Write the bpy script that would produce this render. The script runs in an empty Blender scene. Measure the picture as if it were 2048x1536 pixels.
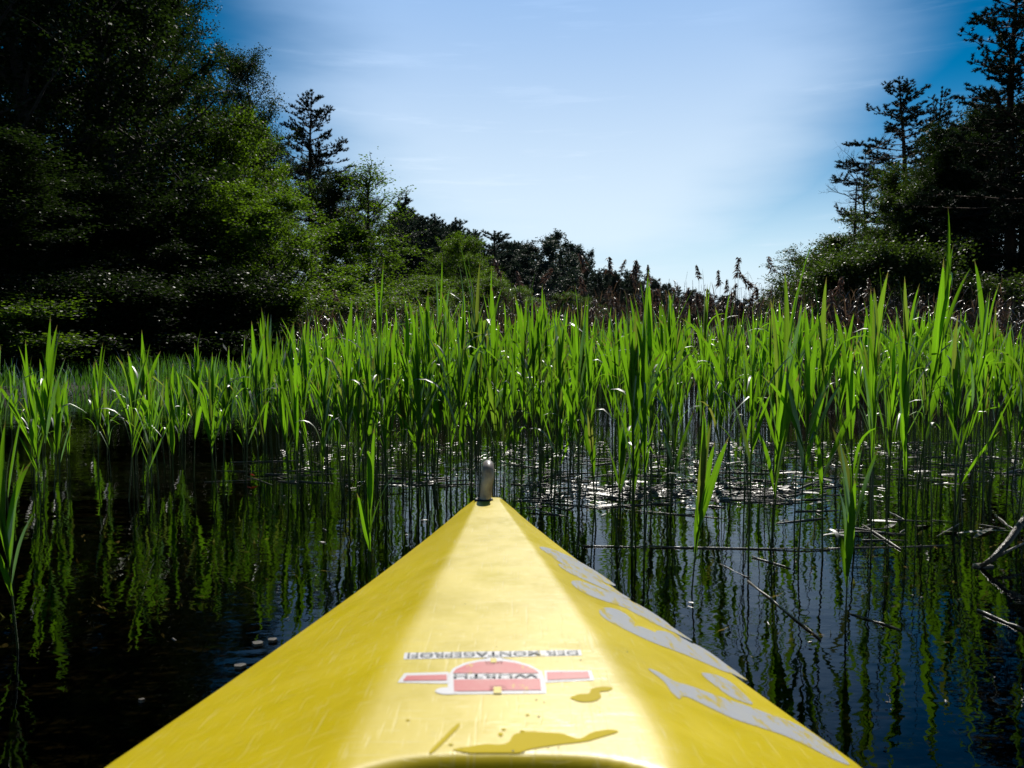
import bpy, bmesh, math, random
import numpy as np
from mathutils import Vector, Matrix, Euler
R = math.radians
random.seed(7); rng = np.random.default_rng(11)
S = bpy.context.scene; COL = S.collection

# ------------------------------------------------------------------ camera
CAM_Z = 0.66; PITCH = R(3.26); F = 1547.0
cd = bpy.data.cameras.new('camera'); cam = bpy.data.objects.new('camera', cd); COL.objects.link(cam)
cam.location = (0, 0, CAM_Z); cam.rotation_euler = (R(90) - PITCH, 0, 0)
cd.sensor_width = 36; cd.lens = 36 * F / 2048; cd.clip_start = 0.02; cd.clip_end = 4000
cd.dof.use_dof = True; cd.dof.focus_distance = 3.6; cd.dof.aperture_fstop = 9.0
S.camera = cam

# ------------------------------------------------------------------ world, sun, exposure
SUN_EL, SUN_AZ = R(41), R(7)          # azimuth measured from +Y towards +X
sun_dir = Vector((math.sin(SUN_AZ) * math.cos(SUN_EL), math.cos(SUN_AZ) * math.cos(SUN_EL), math.sin(SUN_EL)))
W = bpy.data.worlds.new('World'); S.world = W; W.use_nodes = True
nt = W.node_tree; N = nt.nodes; L = nt.links; N.clear()
def wn(t, **k):
    n = N.new(t)
    for a, b in k.items(): setattr(n, a, b)
    return n
def wmath(op, a, b=None, clamp=False):
    n = wn('ShaderNodeMath', operation=op, use_clamp=clamp)
    for i, v in enumerate((a, b)):
        if v is None: continue
        if isinstance(v, (int, float)): n.inputs[i].default_value = v
        else: L.new(v, n.inputs[i])
    return n.outputs[0]
def wmap(v, a, b, c, d, smooth=True):
    n = wn('ShaderNodeMapRange'); n.interpolation_type = 'SMOOTHSTEP' if smooth else 'LINEAR'
    L.new(v, n.inputs['Value'])
    for k, x in zip(('From Min', 'From Max', 'To Min', 'To Max'), (a, b, c, d)): n.inputs[k].default_value = x
    return n.outputs[0]
sky = wn('ShaderNodeTexSky', sky_type='NISHITA'); sky.sun_disc = False
sky.sun_elevation = SUN_EL; sky.sun_rotation = SUN_AZ; sky.air_density = 1.0; sky.dust_density = 0.3; sky.ozone_density = 2.5; sky.altitude = 100
gam = wn('ShaderNodeGamma'); gam.inputs[1].default_value = 2.0; L.new(sky.outputs[0], gam.inputs[0])
hs = wn('ShaderNodeHueSaturation'); hs.inputs['Hue'].default_value = 0.478; hs.inputs['Saturation'].default_value = 1.25; hs.inputs['Value'].default_value = 0.082
L.new(gam.outputs[0], hs.inputs['Color'])
tc = wn('ShaderNodeTexCoord')
vn = wn('ShaderNodeVectorMath', operation='NORMALIZE'); L.new(tc.outputs['Generated'], vn.inputs[0])
sep = wn('ShaderNodeSeparateXYZ'); L.new(vn.outputs[0], sep.inputs[0])
dt = wn('ShaderNodeVectorMath', operation='DOT_PRODUCT'); L.new(vn.outputs[0], dt.inputs[0]); dt.inputs[1].default_value = sun_dir
dv = wn('ShaderNodeVectorMath', operation='DOT_PRODUCT'); L.new(vn.outputs[0], dv.inputs[0]); dv.inputs[1].default_value = (math.sin(R(4.5)) * math.cos(R(20)), math.cos(R(4.5)) * math.cos(R(20)), math.sin(R(20)))
# thin high haze round the sun, drawn out into streaks, and a pale band above the horizon
mp = wn('ShaderNodeMapping'); L.new(vn.outputs[0], mp.inputs[0]); mp.inputs['Scale'].default_value = (1.3, 1.3, 6.0); mp.inputs['Rotation'].default_value = (0, R(14), 0)
nz = wn('ShaderNodeTexNoise'); L.new(mp.outputs[0], nz.inputs['Vector']); nz.inputs['Scale'].default_value = 1.6; nz.inputs['Detail'].default_value = 5; nz.inputs['Roughness'].default_value = 0.5
jit = wmap(nz.outputs[0], 0.3, 0.7, -0.010, 0.010)
dotj = wmath('ADD', dv.outputs['Value'], jit)
veil = wmap(dotj, 0.912, 0.984, 0.0, 0.93)
# horizon haze, strongest under the sun
hz = wmap(sep.outputs[2], 0.0, 0.30, 1.0, 0.0)
azf = wmap(dt.outputs['Value'], 0.45, 0.72, 0.35, 1.0)
hz = wmath('MULTIPLY', hz, azf)
mp2 = wn('ShaderNodeMapping'); L.new(vn.outputs[0], mp2.inputs[0]); mp2.inputs['Scale'].default_value = (2.0, 2.0, 22.0); mp2.inputs['Rotation'].default_value = (0, R(-6), 0)
nz2 = wn('ShaderNodeTexNoise'); L.new(mp2.outputs[0], nz2.inputs['Vector']); nz2.inputs['Scale'].default_value = 2.3; nz2.inputs['Detail'].default_value = 7; nz2.inputs['Roughness'].default_value = 0.62
streak = wmap(nz2.outputs[0], 0.55, 0.80, 0.0, 0.16)
fac = wmath('MAXIMUM', veil, hz); fac = wmath('ADD', fac, wmath('MULTIPLY', streak, azf), True)
mix = wn('ShaderNodeMix', data_type='RGBA'); L.new(fac, mix.inputs[0]); L.new(hs.outputs[0], mix.inputs[6])
tint = wn('ShaderNodeMix', data_type='RGBA'); L.new(wmap(sep.outputs[2], 0.10, 0.46, 0.0, 1.0), tint.inputs[0])
tint.inputs[6].default_value = (8.6, 10.3, 11.7, 1); tint.inputs[7].default_value = (3.7, 6.1, 10.1, 1)
L.new(tint.outputs[2], mix.inputs[7])
bg = wn('ShaderNodeBackground'); bg.inputs['Strength'].default_value = 0.09; L.new(mix.outputs[2], bg.inputs[0])
wo = wn('ShaderNodeOutputWorld'); L.new(bg.outputs[0], wo.inputs[0])

sl = bpy.data.lights.new('sun', 'SUN'); sl.energy = 4.6; sl.angle = R(0.53); sl.color = (1.0, 0.95, 0.86)
so = bpy.data.objects.new('sun', sl); COL.objects.link(so)
so.rotation_euler = sun_dir.to_track_quat('Z', 'Y').to_euler(); so.location = (3, 20, 20)
S.view_settings.view_transform = 'Standard'; S.view_settings.look = 'None'
S.view_settings.exposure = 0.0; S.view_settings.gamma = 1.0; S.view_settings.use_curve_mapping = False
S.render.engine = 'CYCLES'; cy = S.cycles
cy.max_bounces = 10; cy.diffuse_bounces = 3; cy.glossy_bounces = 4; cy.transmission_bounces = 4; cy.transparent_max_bounces = 12
cy.use_denoising = True; cy.sample_clamp_indirect = 4; cy.sample_clamp_direct = 0; cy.caustics_reflective = False; cy.caustics_refractive = False
try: cy.denoiser = 'OPENIMAGEDENOISE'; cy.denoising_input_passes = 'RGB_ALBEDO_NORMAL'; cy.denoising_prefilter = 'ACCURATE'
except Exception: pass

# ------------------------------------------------------------------ helpers
CP, SP = math.cos(PITCH), math.sin(PITCH)
def ray(px, py):
    a = (px - 1024) / F; b = -(py - 768) / F
    return (a, CP + b * SP, -SP + b * CP)
def at(px, Y, py=None):
    """world x for an image column at forward distance Y; with py also the height there"""
    d = ray(px, 680 if py is None else py)
    t = Y / d[1]
    return d[0] * t, CAM_Z + d[2] * t
def on_water(px, py, z=0.0):
    d = ray(px, py); t = (z - CAM_Z) / d[2]
    return d[0] * t, d[1] * t

class Mat:
    def __init__(s, name):
        s.m = bpy.data.materials.new(name); s.m.use_nodes = True; s.t = s.m.node_tree; s.t.nodes.clear()
    def n(s, typ, ins=None, **k):
        n = s.t.nodes.new(typ)
        for a, b in k.items(): setattr(n, a, b)
        for a, v in (ins or {}).items():
            if isinstance(v, bpy.types.NodeSocket): s.t.links.new(v, n.inputs[a])
            else: n.inputs[a].default_value = v
        return n
    def out(s, sock):
        o = s.n('ShaderNodeOutputMaterial'); s.t.links.new(sock, o.inputs[0]); return s.m
    def noise(s, vec, scale, detail=4, rough=0.55):
        return s.n('ShaderNodeTexNoise', {'Vector': vec, 'Scale': scale, 'Detail': detail, 'Roughness': rough}).outputs[0]
    def mix(s, fac, a, b):
        return s.n('ShaderNodeMix', {0: fac, 6: a, 7: b}, data_type='RGBA').outputs[2]
    def rmap(s, v, a, b, c, d):
        return s.n('ShaderNodeMapRange', {'Value': v, 'From Min': a, 'From Max': b, 'To Min': c, 'To Max': d}).outputs[0]
    def obj(s): return s.n('ShaderNodeTexCoord').outputs['Object']
    def pos(s): return s.n('ShaderNodeNewGeometry').outputs['Position']
def c4(c): return (c[0], c[1], c[2], 1)
def leaf_mat(name, dark, light, trans, tfac=0.5, rough=0.35, gloss=0.5, vein=False):
    """thin leaf: diffuse + translucent, under a waxy coat"""
    m = Mat(name)
    at_ = m.n('ShaderNodeAttribute', attribute_name='tint').outputs['Fac']
    oi = m.n('ShaderNodeObjectInfo').outputs['Random']
    big = m.rmap(m.noise(m.pos(), 0.9, 3), 0.3, 0.7, 0.0, 1.0)
    v = m.n('ShaderNodeMath', {0: at_, 1: oi}, operation='ADD').outputs[0]
    v = m.n('ShaderNodeMath', {0: v, 1: big}, operation='ADD').outputs[0]
    v = m.rmap(v, 0.3, 2.6, 0.0, 1.0)
    cd_ = m.mix(v, c4(dark), c4(light))
    k = [tuple(min(1, x * s_) for x in trans) for s_ in (0.62, 1.15)]
    ct = m.mix(v, c4(k[0]), c4(k[1]))
    if vein:
        old = m.rmap(m.n('ShaderNodeMath', {0: m.n('ShaderNodeMath', {0: oi, 1: 37.3}, operation='MULTIPLY').outputs[0]}, operation='FRACT').outputs[0], 0.86, 1.0, 0.0, 0.8)
        cd_ = m.mix(old, cd_, (0.17, 0.13, 0.05, 1)); ct = m.mix(old, ct, (0.26, 0.24, 0.05, 1))
    nrm = {}
    if vein:
        uv = m.n('ShaderNodeTexCoord').outputs['UV']
        sx = m.n('ShaderNodeSeparateXYZ', {0: uv})
        w = m.n('ShaderNodeMath', {0: sx.outputs[0], 1: 75.0}, operation='MULTIPLY').outputs[0]
        w = m.n('ShaderNodeMath', {0: w}, operation='SINE').outputs[0]
        mid = m.n('ShaderNodeMath', {0: sx.outputs[0], 1: 0.5}, operation='SUBTRACT').outputs[0]
        mid = m.n('ShaderNodeMath', {0: mid}, operation='ABSOLUTE').outputs[0]
        midv = m.rmap(mid, 0.0, 0.06, 1.35, 1.0)
        wv = m.rmap(w, -1, 1, 0.82, 1.08)
        base = m.rmap(sx.outputs[1], 0.0, 0.3, 0.7, 1.0)
        mm = m.n('ShaderNodeMath', {0: wv, 1: midv}, operation='MULTIPLY').outputs[0]
        mm = m.n('ShaderNodeMath', {0: mm, 1: base}, operation='MULTIPLY').outputs[0]
        # dry yellow-brown tips and spots
        ctv = m.n('ShaderNodeVectorMath', {0: ct}, operation='SCALE'); m.t.links.new(mm, ctv.inputs['Scale']); ct = ctv.outputs[0]
        tipn = m.noise(m.obj(), 18, 3)
        tip = m.rmap(m.n('ShaderNodeMath', {0: sx.outputs[1], 1: tipn}, operation='ADD').outputs[0], 1.38, 1.5, 0.0, 0.8)
        cd_ = m.mix(tip, cd_, (0.16, 0.12, 0.05, 1)); ct = m.mix(tip, ct, (0.22, 0.15, 0.05, 1))
    df = m.n('ShaderNodeBsdfDiffuse', {'Color': cd_}); tr = m.n('ShaderNodeBsdfTranslucent', {'Color': ct})
    mx = m.n('ShaderNodeMixShader', {0: tfac, 1: df.outputs[0], 2: tr.outputs[0]})
    gl = m.n('ShaderNodeBsdfGlossy', {'Color': (1, 1, 1, 1), 'Roughness': rough})
    fr = m.n('ShaderNodeFresnel', {'IOR': 1.45}).outputs[0]
    fr = m.n('ShaderNodeMath', {0: fr, 1: gloss}, operation='MULTIPLY').outputs[0]
    return m.out(m.n('ShaderNodeMixShader', {0: fr, 1: mx.outputs[0], 2: gl.outputs[0]}).outputs[0])
def pbr(name, ca, cb, scale=6, rough=0.6, bump=0.0, spec=0.5, bscale=None, stretch=None, objspace=True):
    m = Mat(name); v = m.obj() if objspace else m.pos()
    if stretch: v = m.n('ShaderNodeMapping', {0: v, 'Scale': stretch}).outputs[0]
    f_ = m.rmap(m.noise(v, scale, 6), 0.3, 0.7, 0, 1)
    c = m.mix(f_, c4(ca), c4(cb))
    p = m.n('ShaderNodeBsdfPrincipled', {'Base Color': c, 'Roughness': rough, 'Specular IOR Level': spec})
    if bump:
        b = m.n('ShaderNodeBump', {'Height': m.noise(v, bscale or scale * 3, 6), 'Strength': bump, 'Distance': 0.02})
        m.t.links.new(b.outputs[0], p.inputs['Normal'])
    return m.out(p.outputs[0])

def mesh_np(name, V, Fc, tint=None, uv=None, smooth=False, mat=None):
    """Fc: (n,k) int array or list of such arrays"""
    me = bpy.data.meshes.new(name)
    V = np.asarray(V, np.float32)
    if not isinstance(Fc, list) or isinstance(Fc[0], tuple): Fc = [np.asarray(Fc)]
    Fc = [np.asarray(f, np.int32) for f in Fc if len(f)]
    loops = np.concatenate([f.ravel() for f in Fc]); cnt = np.concatenate([np.full(len(f), f.shape[1], np.int32) for f in Fc])
    me.vertices.add(len(V)); me.vertices.foreach_set('co', V.ravel())
    me.loops.add(len(loops)); me.loops.foreach_set('vertex_index', loops)
    me.polygons.add(len(cnt)); st = np.zeros(len(cnt), np.int32); st[1:] = np.cumsum(cnt)[:-1]
    me.polygons.foreach_set('loop_start', st); me.polygons.foreach_set('loop_total', cnt)
    if smooth: me.polygons.foreach_set('use_smooth', np.ones(len(cnt), bool))
    me.update(calc_edges=True)
    if tint is not None:
        a = me.attributes.new('tint', 'FLOAT', 'POINT'); a.data.foreach_set('value', np.asarray(tint, np.float32))
    if uv is not None:
        u = me.uv_layers.new(name='UVMap'); u.data.foreach_set('uv', np.asarray(uv, np.float32)[loops].ravel())
    if mat: me.materials.append(mat)
    return me
def link(name, me, parent=None, loc=None, rot=None, scale=None):
    o = bpy.data.objects.new(name, me); COL.objects.link(o)
    if parent is not None: o.parent = parent
    if loc is not None: o.location = loc
    if rot is not None: o.rotation_euler = rot
    if scale is not None: o.scale = scale if hasattr(scale, '__len__') else (scale,) * 3
    return o
def tag(o, label=None, cat=None, group=None, kind=None):
    if label: o['label'] = label
    if cat: o['category'] = cat
    if group: o['group'] = group
    if kind: o['kind'] = kind
    return o
class MB:
    def __init__(s): s.V = []; s.Q = []; s.T = []; s.t = []; s.uv = []; s.n = 0
    def add(s, V, Q=None, T=None, tint=0.5, uv=None):
        V = np.asarray(V, float).reshape(-1, 3)
        if Q is not None and len(Q): s.Q.append(np.asarray(Q) + s.n)
        if T is not None and len(T): s.T.append(np.asarray(T) + s.n)
        s.V.append(V); s.t.append(np.broadcast_to(np.asarray(tint, float), (len(V),)))
        s.uv.append(np.zeros((len(V), 2)) if uv is None else uv); s.n += len(V)
    def tube(s, P, r, k=5, tint=0.5, cap=False):
        P = np.asarray(P, float); n = len(P); r = np.broadcast_to(np.asarray(r, float), (n,))
        T = np.gradient(P, axis=0); T /= np.linalg.norm(T, axis=1)[:, None] + 1e-9
        ref = np.array([0, 0, 1.0]) if abs(T[:, 2]).mean() < 0.8 else np.array([1.0, 0, 0])
        A = np.cross(T, ref); A /= np.linalg.norm(A, axis=1)[:, None] + 1e-9; B = np.cross(T, A)
        a = np.arange(k) * 2 * np.pi / k
        V = P[:, None, :] + r[:, None, None] * (np.cos(a)[None, :, None] * A[:, None, :] + np.sin(a)[None, :, None] * B[:, None, :])
        i = np.arange(n - 1)[:, None] * k; j = np.arange(k)[None, :]; j2 = (j + 1) % k
        Q = np.stack([i + j, i + j2, i + k + j2, i + k + j], -1).reshape(-1, 4)
        V = V.reshape(-1, 3); Tt = None
        if cap:
            V = np.vstack([V, P[:1], P[-1:]]); m_ = n * k
            Tt = [(m_, (q + 1) % k, q) for q in range(k)] + [(m_ + 1, (n - 1) * k + q, (n - 1) * k + (q + 1) % k) for q in range(k)]
        s.add(V, Q, Tt, tint)
    def build(s, name, mat=None, smooth=False, uv=False):
        Fc = []
        if s.Q: Fc.append(np.concatenate(s.Q))
        if s.T: Fc.append(np.concatenate(s.T))
        return mesh_np(name, np.concatenate(s.V), Fc, np.concatenate(s.t), np.concatenate(s.uv) if uv else None, smooth, mat)
def rhombi(C, Lh, Wh, flat=0.5, g=rng):
    """leaf-sized rhombi with random facing at centres C"""
    n = len(C)
    a = g.normal(size=(n, 3)); a[:, 2] *= 0.7; a /= np.linalg.norm(a, axis=1)[:, None]
    b = g.normal(size=(n, 3)); nrm = np.cross(a, b); nrm[:, 2] += flat * np.sign(nrm[:, 2]) * np.linalg.norm(nrm, axis=1)
    b = np.cross(nrm, a); b /= np.linalg.norm(b, axis=1)[:, None] + 1e-9
    sc = g.uniform(0.6, 1.3, n)[:, None]
    V = np.stack([C - a * Lh * sc, C + b * Wh * sc, C + a * Lh * sc, C - b * Wh * sc], 1).reshape(-1, 3)
    Q = np.arange(n * 4).reshape(n, 4)
    return V, Q, np.repeat(g.random(n), 4)

# ------------------------------------------------------------------ materials
M = {}
M['reed'] = leaf_mat('reed_leaf', (0.035, 0.085, 0.012), (0.06, 0.13, 0.018), (0.22, 0.50, 0.012), 0.62, 0.50, 0.24, vein=True)
M['reed_stem'] = leaf_mat('reed_stem', (0.045, 0.085, 0.02), (0.075, 0.11, 0.03), (0.06, 0.13, 0.015), 0.25, 0.35, 0.6)
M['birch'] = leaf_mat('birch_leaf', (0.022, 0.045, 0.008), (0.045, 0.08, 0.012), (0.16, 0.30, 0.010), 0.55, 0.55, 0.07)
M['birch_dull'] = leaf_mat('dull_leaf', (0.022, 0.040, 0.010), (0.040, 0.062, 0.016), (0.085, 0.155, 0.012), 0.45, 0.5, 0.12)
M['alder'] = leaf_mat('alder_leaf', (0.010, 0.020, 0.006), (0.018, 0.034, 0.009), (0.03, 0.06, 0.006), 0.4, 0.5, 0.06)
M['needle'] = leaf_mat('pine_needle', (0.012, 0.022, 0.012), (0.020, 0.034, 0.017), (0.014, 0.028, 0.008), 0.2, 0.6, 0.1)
M['needle_far'] = leaf_mat('far_needle_hazed', (0.026, 0.046, 0.040), (0.045, 0.070, 0.055), (0.05, 0.085, 0.04), 0.25, 0.6, 0.15)  # distance haze painted into the needle colour: lighter and bluer
M['grass'] = leaf_mat('sedge', (0.04, 0.08, 0.015), (0.07, 0.12, 0.02), (0.09, 0.24, 0.02), 0.5, 0.35, 0.4)
M['straw'] = leaf_mat('dead_reed', (0.10, 0.07, 0.045), (0.22, 0.16, 0.10), (0.20, 0.125, 0.07), 0.3, 0.4, 0.4)
M['plume'] = leaf_mat('plume', (0.06, 0.035, 0.028), (0.13, 0.085, 0.065), (0.16, 0.09, 0.065), 0.4, 0.6, 0.2)
M['bark'] = pbr('bark', (0.02, 0.016, 0.013), (0.06, 0.05, 0.042), 8, 0.9, 0.6, stretch=(1, 1, 0.2))
M['pine_bark'] = pbr('pine_bark', (0.035, 0.02, 0.014), (0.10, 0.05, 0.03), 8, 0.9, 0.6, stretch=(1, 1, 0.3))
M['mud'] = pbr('mud', (0.006, 0.006, 0.003), (0.022, 0.02, 0.008), 2.2, 0.95, 0.3, objspace=False)
M['soil'] = pbr('forest_floor', (0.012, 0.014, 0.006), (0.03, 0.035, 0.012), 1.4, 0.95, 0.5, objspace=False)
M['weed'] = leaf_mat('water_weed', (0.20, 0.20, 0.02), (0.36, 0.33, 0.05), (0.2, 0.22, 0.04), 0.3, 0.5, 0.2)
M['debris'] = pbr('wet_straw', (0.07, 0.06, 0.05), (0.21, 0.185, 0.16), 30, 0.36, 0.15, spec=0.6)
M['wood'] = pbr('wet_wood', (0.03, 0.022, 0.015), (0.12, 0.09, 0.065), 25, 0.4, 0.5)
M['red_leaf'] = leaf_mat('red_leaf', (0.25, 0.02, 0.015), (0.4, 0.06, 0.02), (0.4, 0.04, 0.02), 0.4)

# ------------------------------------------------------------------ terrain and water
def smooth(x, a, b):
    t = np.clip((x - a) / (b - a), 0, 1); return t * t * (3 - 2 * t)
def shore(x):
    return 8.6 + 0.42 * np.clip(x + 3.5, 0, 30) - 0.9 * np.clip(-x - 6.5, 0, 5) + 0.35 * np.sin(x * 1.1) + 0.2 * np.sin(x * 2.7 + 1)
def ground_z(x, y):
    x = np.asarray(x, float); y = np.asarray(y, float)
    d = y - shore(x)
    bed = -0.55 + 0.05 * np.sin(x * 1.3) * np.cos(y * 1.1)
    z = bed + (0.62 + 0.0) * smooth(d, -1.6, 0.5)
    hill = smooth(-x - 3 + 0.02 * y, 0, 45) * 7.0 * smooth(d, 2, 25) + smooth(x - 9, 0, 45) * 4.0 * smooth(d, 2, 25)
    return z + hill + 0.08 * np.sin(x * 0.9 + y * 0.6) * smooth(d, 0, 3)
gx = np.concatenate([-np.geomspace(600, 14, 22), np.linspace(-13, 20, 110), np.geomspace(21, 600, 22)])
gy = np.concatenate([-np.geomspace(600, 12, 14), np.linspace(-10, 24, 120), np.geomspace(25, 1500, 34)])
GX, GY = np.meshgrid(gx, gy, indexing='ij'); GZ = ground_z(GX, GY)
ni, nj = GX.shape
ii, jj = np.meshgrid(np.arange(ni - 1), np.arange(nj - 1), indexing='ij'); b0 = (ii * nj + jj).ravel()
me = mesh_np('ground', np.stack([GX, GY, GZ], -1).reshape(-1, 3), np.stack([b0, b0 + nj, b0 + nj + 1, b0 + 1], -1), smooth=True)
m = Mat('ground_mat'); p_ = m.pos(); z_ = m.n('ShaderNodeSeparateXYZ', {0: p_}).outputs[2]
c_ = m.mix(m.rmap(m.noise(p_, 1.5, 7), 0.3, 0.7, 0, 1), (0.012, 0.014, 0.006, 1), (0.035, 0.036, 0.014, 1))
cm = m.mix(m.rmap(m.noise(p_, 4.0, 6), 0.35, 0.65, 0, 1), (0.004, 0.004, 0.002, 1), (0.022, 0.019, 0.006, 1))
c_ = m.mix(m.rmap(z_, -0.1, 0.02, 0, 1), cm, c_)
bp = m.n('ShaderNodeBump', {'Height': m.noise(p_, 9, 6), 'Strength': 0.6, 'Distance': 0.05})
me.materials.append(m.out(m.n('ShaderNodeBsdfPrincipled', {'Base Color': c_, 'Roughness': 0.95, 'Normal': bp.outputs[0]}).outputs[0]))
tag(link('ground', me), kind='structure')

m = Mat('water_mat'); p_ = m.pos()
v1 = m.n('ShaderNodeMapping', {0: p_, 'Scale': (1.0, 1.7, 1)}).outputs[0]
n1 = m.noise(v1, 3.2, 3, 0.5); n2 = m.noise(v1, 17, 2, 0.5)
hsum = m.n('ShaderNodeMath', {0: m.n('ShaderNodeMath', {0: n2, 1: 0.16}, operation='MULTIPLY').outputs[0], 1: n1}, operation='ADD').outputs[0]
bp = m.n('ShaderNodeBump', {'Height': hsum, 'Strength': 1.0, 'Distance': 0.0030})
tr = m.n('ShaderNodeBsdfTransparent', {'Color': (0.42, 0.36, 0.20, 1)})
gl = m.n('ShaderNodeBsdfGlossy', {'Color': (1, 1, 1, 1), 'Roughness': 0.015, 'Normal': bp.outputs[0]})
fr = m.n('ShaderNodeFresnel', {'IOR': 1.333, 'Normal': bp.outputs[0]})
wm = m.out(m.n('ShaderNodeMixShader', {0: fr.outputs[0], 1: tr.outputs[0], 2: gl.outputs[0]}).outputs[0])
me = mesh_np('water', [(-590, -590, 0), (590, -590, 0), (590, 60, 0), (-590, 60, 0)], [(0, 1, 2, 3)], mat=wm)
tag(link('water', me), kind='structure')

# ------------------------------------------------------------------ trees
def wander(p0, d, length, n, wob, g, up=0.0):
    P = [np.array(p0, float)]; d = np.array(d, float); d /= np.linalg.norm(d)
    for _ in range(n):
        d = d + g.normal(size=3) * wob; d[2] += up; d /= np.linalg.norm(d)
        P.append(P[-1] + d * length / n)
    return np.array(P)
def broadleaf(seed, h=10.0, spread=2.6, leaves=26000, low=0.12, llen=0.032, sparse=0.17, lean=0.0, twigs=11, limbs=40):
    g = np.random.default_rng(seed); tb = MB(); C = []
    trunk = wander((0, 0, -0.4), (lean, 0, 1), h * 0.97, 16, 0.05, g, 0.03)
    tb.tube(trunk, np.linspace(0.017 * h, 0.012, len(trunk)) * 0.8, 7)
    for i in range(limbs):
        t = low + (0.98 - low) * (i + g.random()) / limbs
        k = t * (len(trunk) - 1); a = int(k); p = trunk[a] + (trunk[min(a + 1, len(trunk) - 1)] - trunk[a]) * (k - a)
        az = i * 2.4 + g.normal() * 0.4
        prof = math.sin(math.pi * min(1, (t * 0.88 + 0.10))) ** 0.65
        ln = spread * prof * g.uniform(0.6, 1.18)
        d = np.array([math.cos(az), math.sin(az), 0.35 + 0.9 * t])
        B = wander(p, d, ln * 1.15, 7, 0.13, g, 0.04)
        tb.tube(B, np.linspace(0.012 * h * (1 - t * 0.75), 0.008, len(B)) * 0.5, 4)
        for q in range(twigs):
            u = g.uniform(0.25, 1.0) * (len(B) - 1); a = int(u); p2 = B[a] + (B[min(a + 1, len(B) - 1)] - B[a]) * (u - a)
            d2 = (B[-1] - B[0]) / (ln + 1e-6) + g.normal(size=3) * 0.75; d2[2] += 0.35
            tw = wander(p2, d2, g.uniform(0.35, 0.95) * spread * 0.42, 5, 0.2, g)
            tb.tube(tw, [0.011, 0.009, 0.008, 0.006, 0.005, 0.004], 3)
            m_ = int(g.uniform(0.4, 1.6) * leaves / (limbs * twigs))
            w = g.uniform(0.15, 1.08, m_) * (len(tw) - 1); w = np.clip(w, 0, len(tw) - 1.001); ai = w.astype(int)
            pp = tw[ai] + (tw[ai + 1] - tw[ai]) * (w - ai)[:, None]
            C.append(pp + g.normal(size=(m_, 3)) * sparse * np.array([1, 1, 0.75]) * g.uniform(0.5, 1.1))
    V, Q, T = rhombi(np.concatenate(C), llen, llen * 0.78, 0.05, g)
    return tb.build('trunk', M['bark'], True), (V, Q, T)
def pine(seed, h=14.0, spread=2.6, low=0.3, per=14, nlen=0.13, dens=1.0, tier=26, top=0.25, pw=0.7):
    g = np.random.default_rng(seed); tb = MB(); nb = MB()
    trunk = wander((0, 0, -0.4), (0, 0, 1), h, 14, 0.018, g, 0.02)
    tb.tube(trunk, np.linspace(0.014 * h, 0.012, len(trunk)), 7)
    tips, dirs = [], []
    for i in range(tier):
        t = low + (0.985 - low) * (i / tier) ** 0.9
        k = t * (len(trunk) - 1); a = int(k); p = trunk[a] + (trunk[min(a + 1, len(trunk) - 1)] - trunk[a]) * (k - a)
        tt = (t - low) / (1 - low)
        nbr = g.integers(3, 6)
        for j in range(nbr):
            az = g.uniform(0, 6.28)
            ln = spread * (top * (1 - tt) + (1 - tt) ** pw * (1 - 0.25 * (1 - tt)) + 0.06) * g.uniform(0.45, 1.1) * (0.6 + 0.4 * min(1, tt * 6 + 0.4))
            d = np.array([math.cos(az), math.sin(az), -0.12 + 0.65 * tt + g.normal() * 0.1])
            B = wander(p, d, ln, 6, 0.09, g, 0.045)
            tb.tube(B, np.linspace(0.035 * (1 - tt) + 0.012, 0.007, len(B)), 4)
            nt_ = max(4, int(ln * 11 * dens))
            for q in range(nt_):
                u = g.uniform(0.12, 1.0) ** 0.75 * (len(B) - 1); a = int(u); a = min(a, len(B) - 2)
                p2 = B[a] + (B[a + 1] - B[a]) * (u - a)
                d2 = (B[a + 1] - B[a]); d2 = d2 / np.linalg.norm(d2) + g.normal(size=3) * np.array([.8, .8, .35]); d2[2] += 0.25
                d2 /= np.linalg.norm(d2); l2 = g.uniform(0.12, 0.5) * (0.4 + 0.6 * (1 - tt))
                e = p2 + d2 * l2
                tb.tube([p2, e], [0.006, 0.004], 3)
                for s_ in range(max(1, int(l2 / 0.13))):
                    tips.append(p2 + (e - p2) * (1 - s_ * 0.13 / max(l2, .13) * 0.9)); dd = d2 + np.array([0, 0, 0.55]); dirs.append(dd / np.linalg.norm(dd))
    for q in range(14):
        k = (0.80 + 0.2 * q / 13) * (len(trunk) - 1); a = min(int(k), len(trunk) - 2)
        for _ in range(3): tips.append(trunk[a] + (trunk[a + 1] - trunk[a]) * (k - a)); d_ = np.array([g.normal() * .6, g.normal() * .6, 1.0]); dirs.append(d_ / np.linalg.norm(d_))
    P = np.repeat(np.array(tips), per, 0); D = np.repeat(np.array(dirs), per, 0)
    n = len(P); D = D + g.normal(size=(n, 3)) * 0.55; D /= np.linalg.norm(D, axis=1)[:, None]
    sd = np.cross(D, g.normal(size=(n, 3))); sd /= np.linalg.norm(sd, axis=1)[:, None]
    l_ = g.uniform(0.6, 1.25, n)[:, None] * nlen; w = nlen * 0.085
    P = P - D * l_ * 0.35
    V = np.stack([P - sd * w, P + sd * w, P + D * l_], 1).reshape(-1, 3)
    return tb.build('trunk', M['pine_bark'], True), (V, np.arange(n * 3).reshape(n, 3), np.repeat(g.random(n), 3))
def crown_mesh(data, mat):
    V, Q, T = data; return mesh_np('crown', V, Q, T, mat=mat)
BL = []
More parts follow.
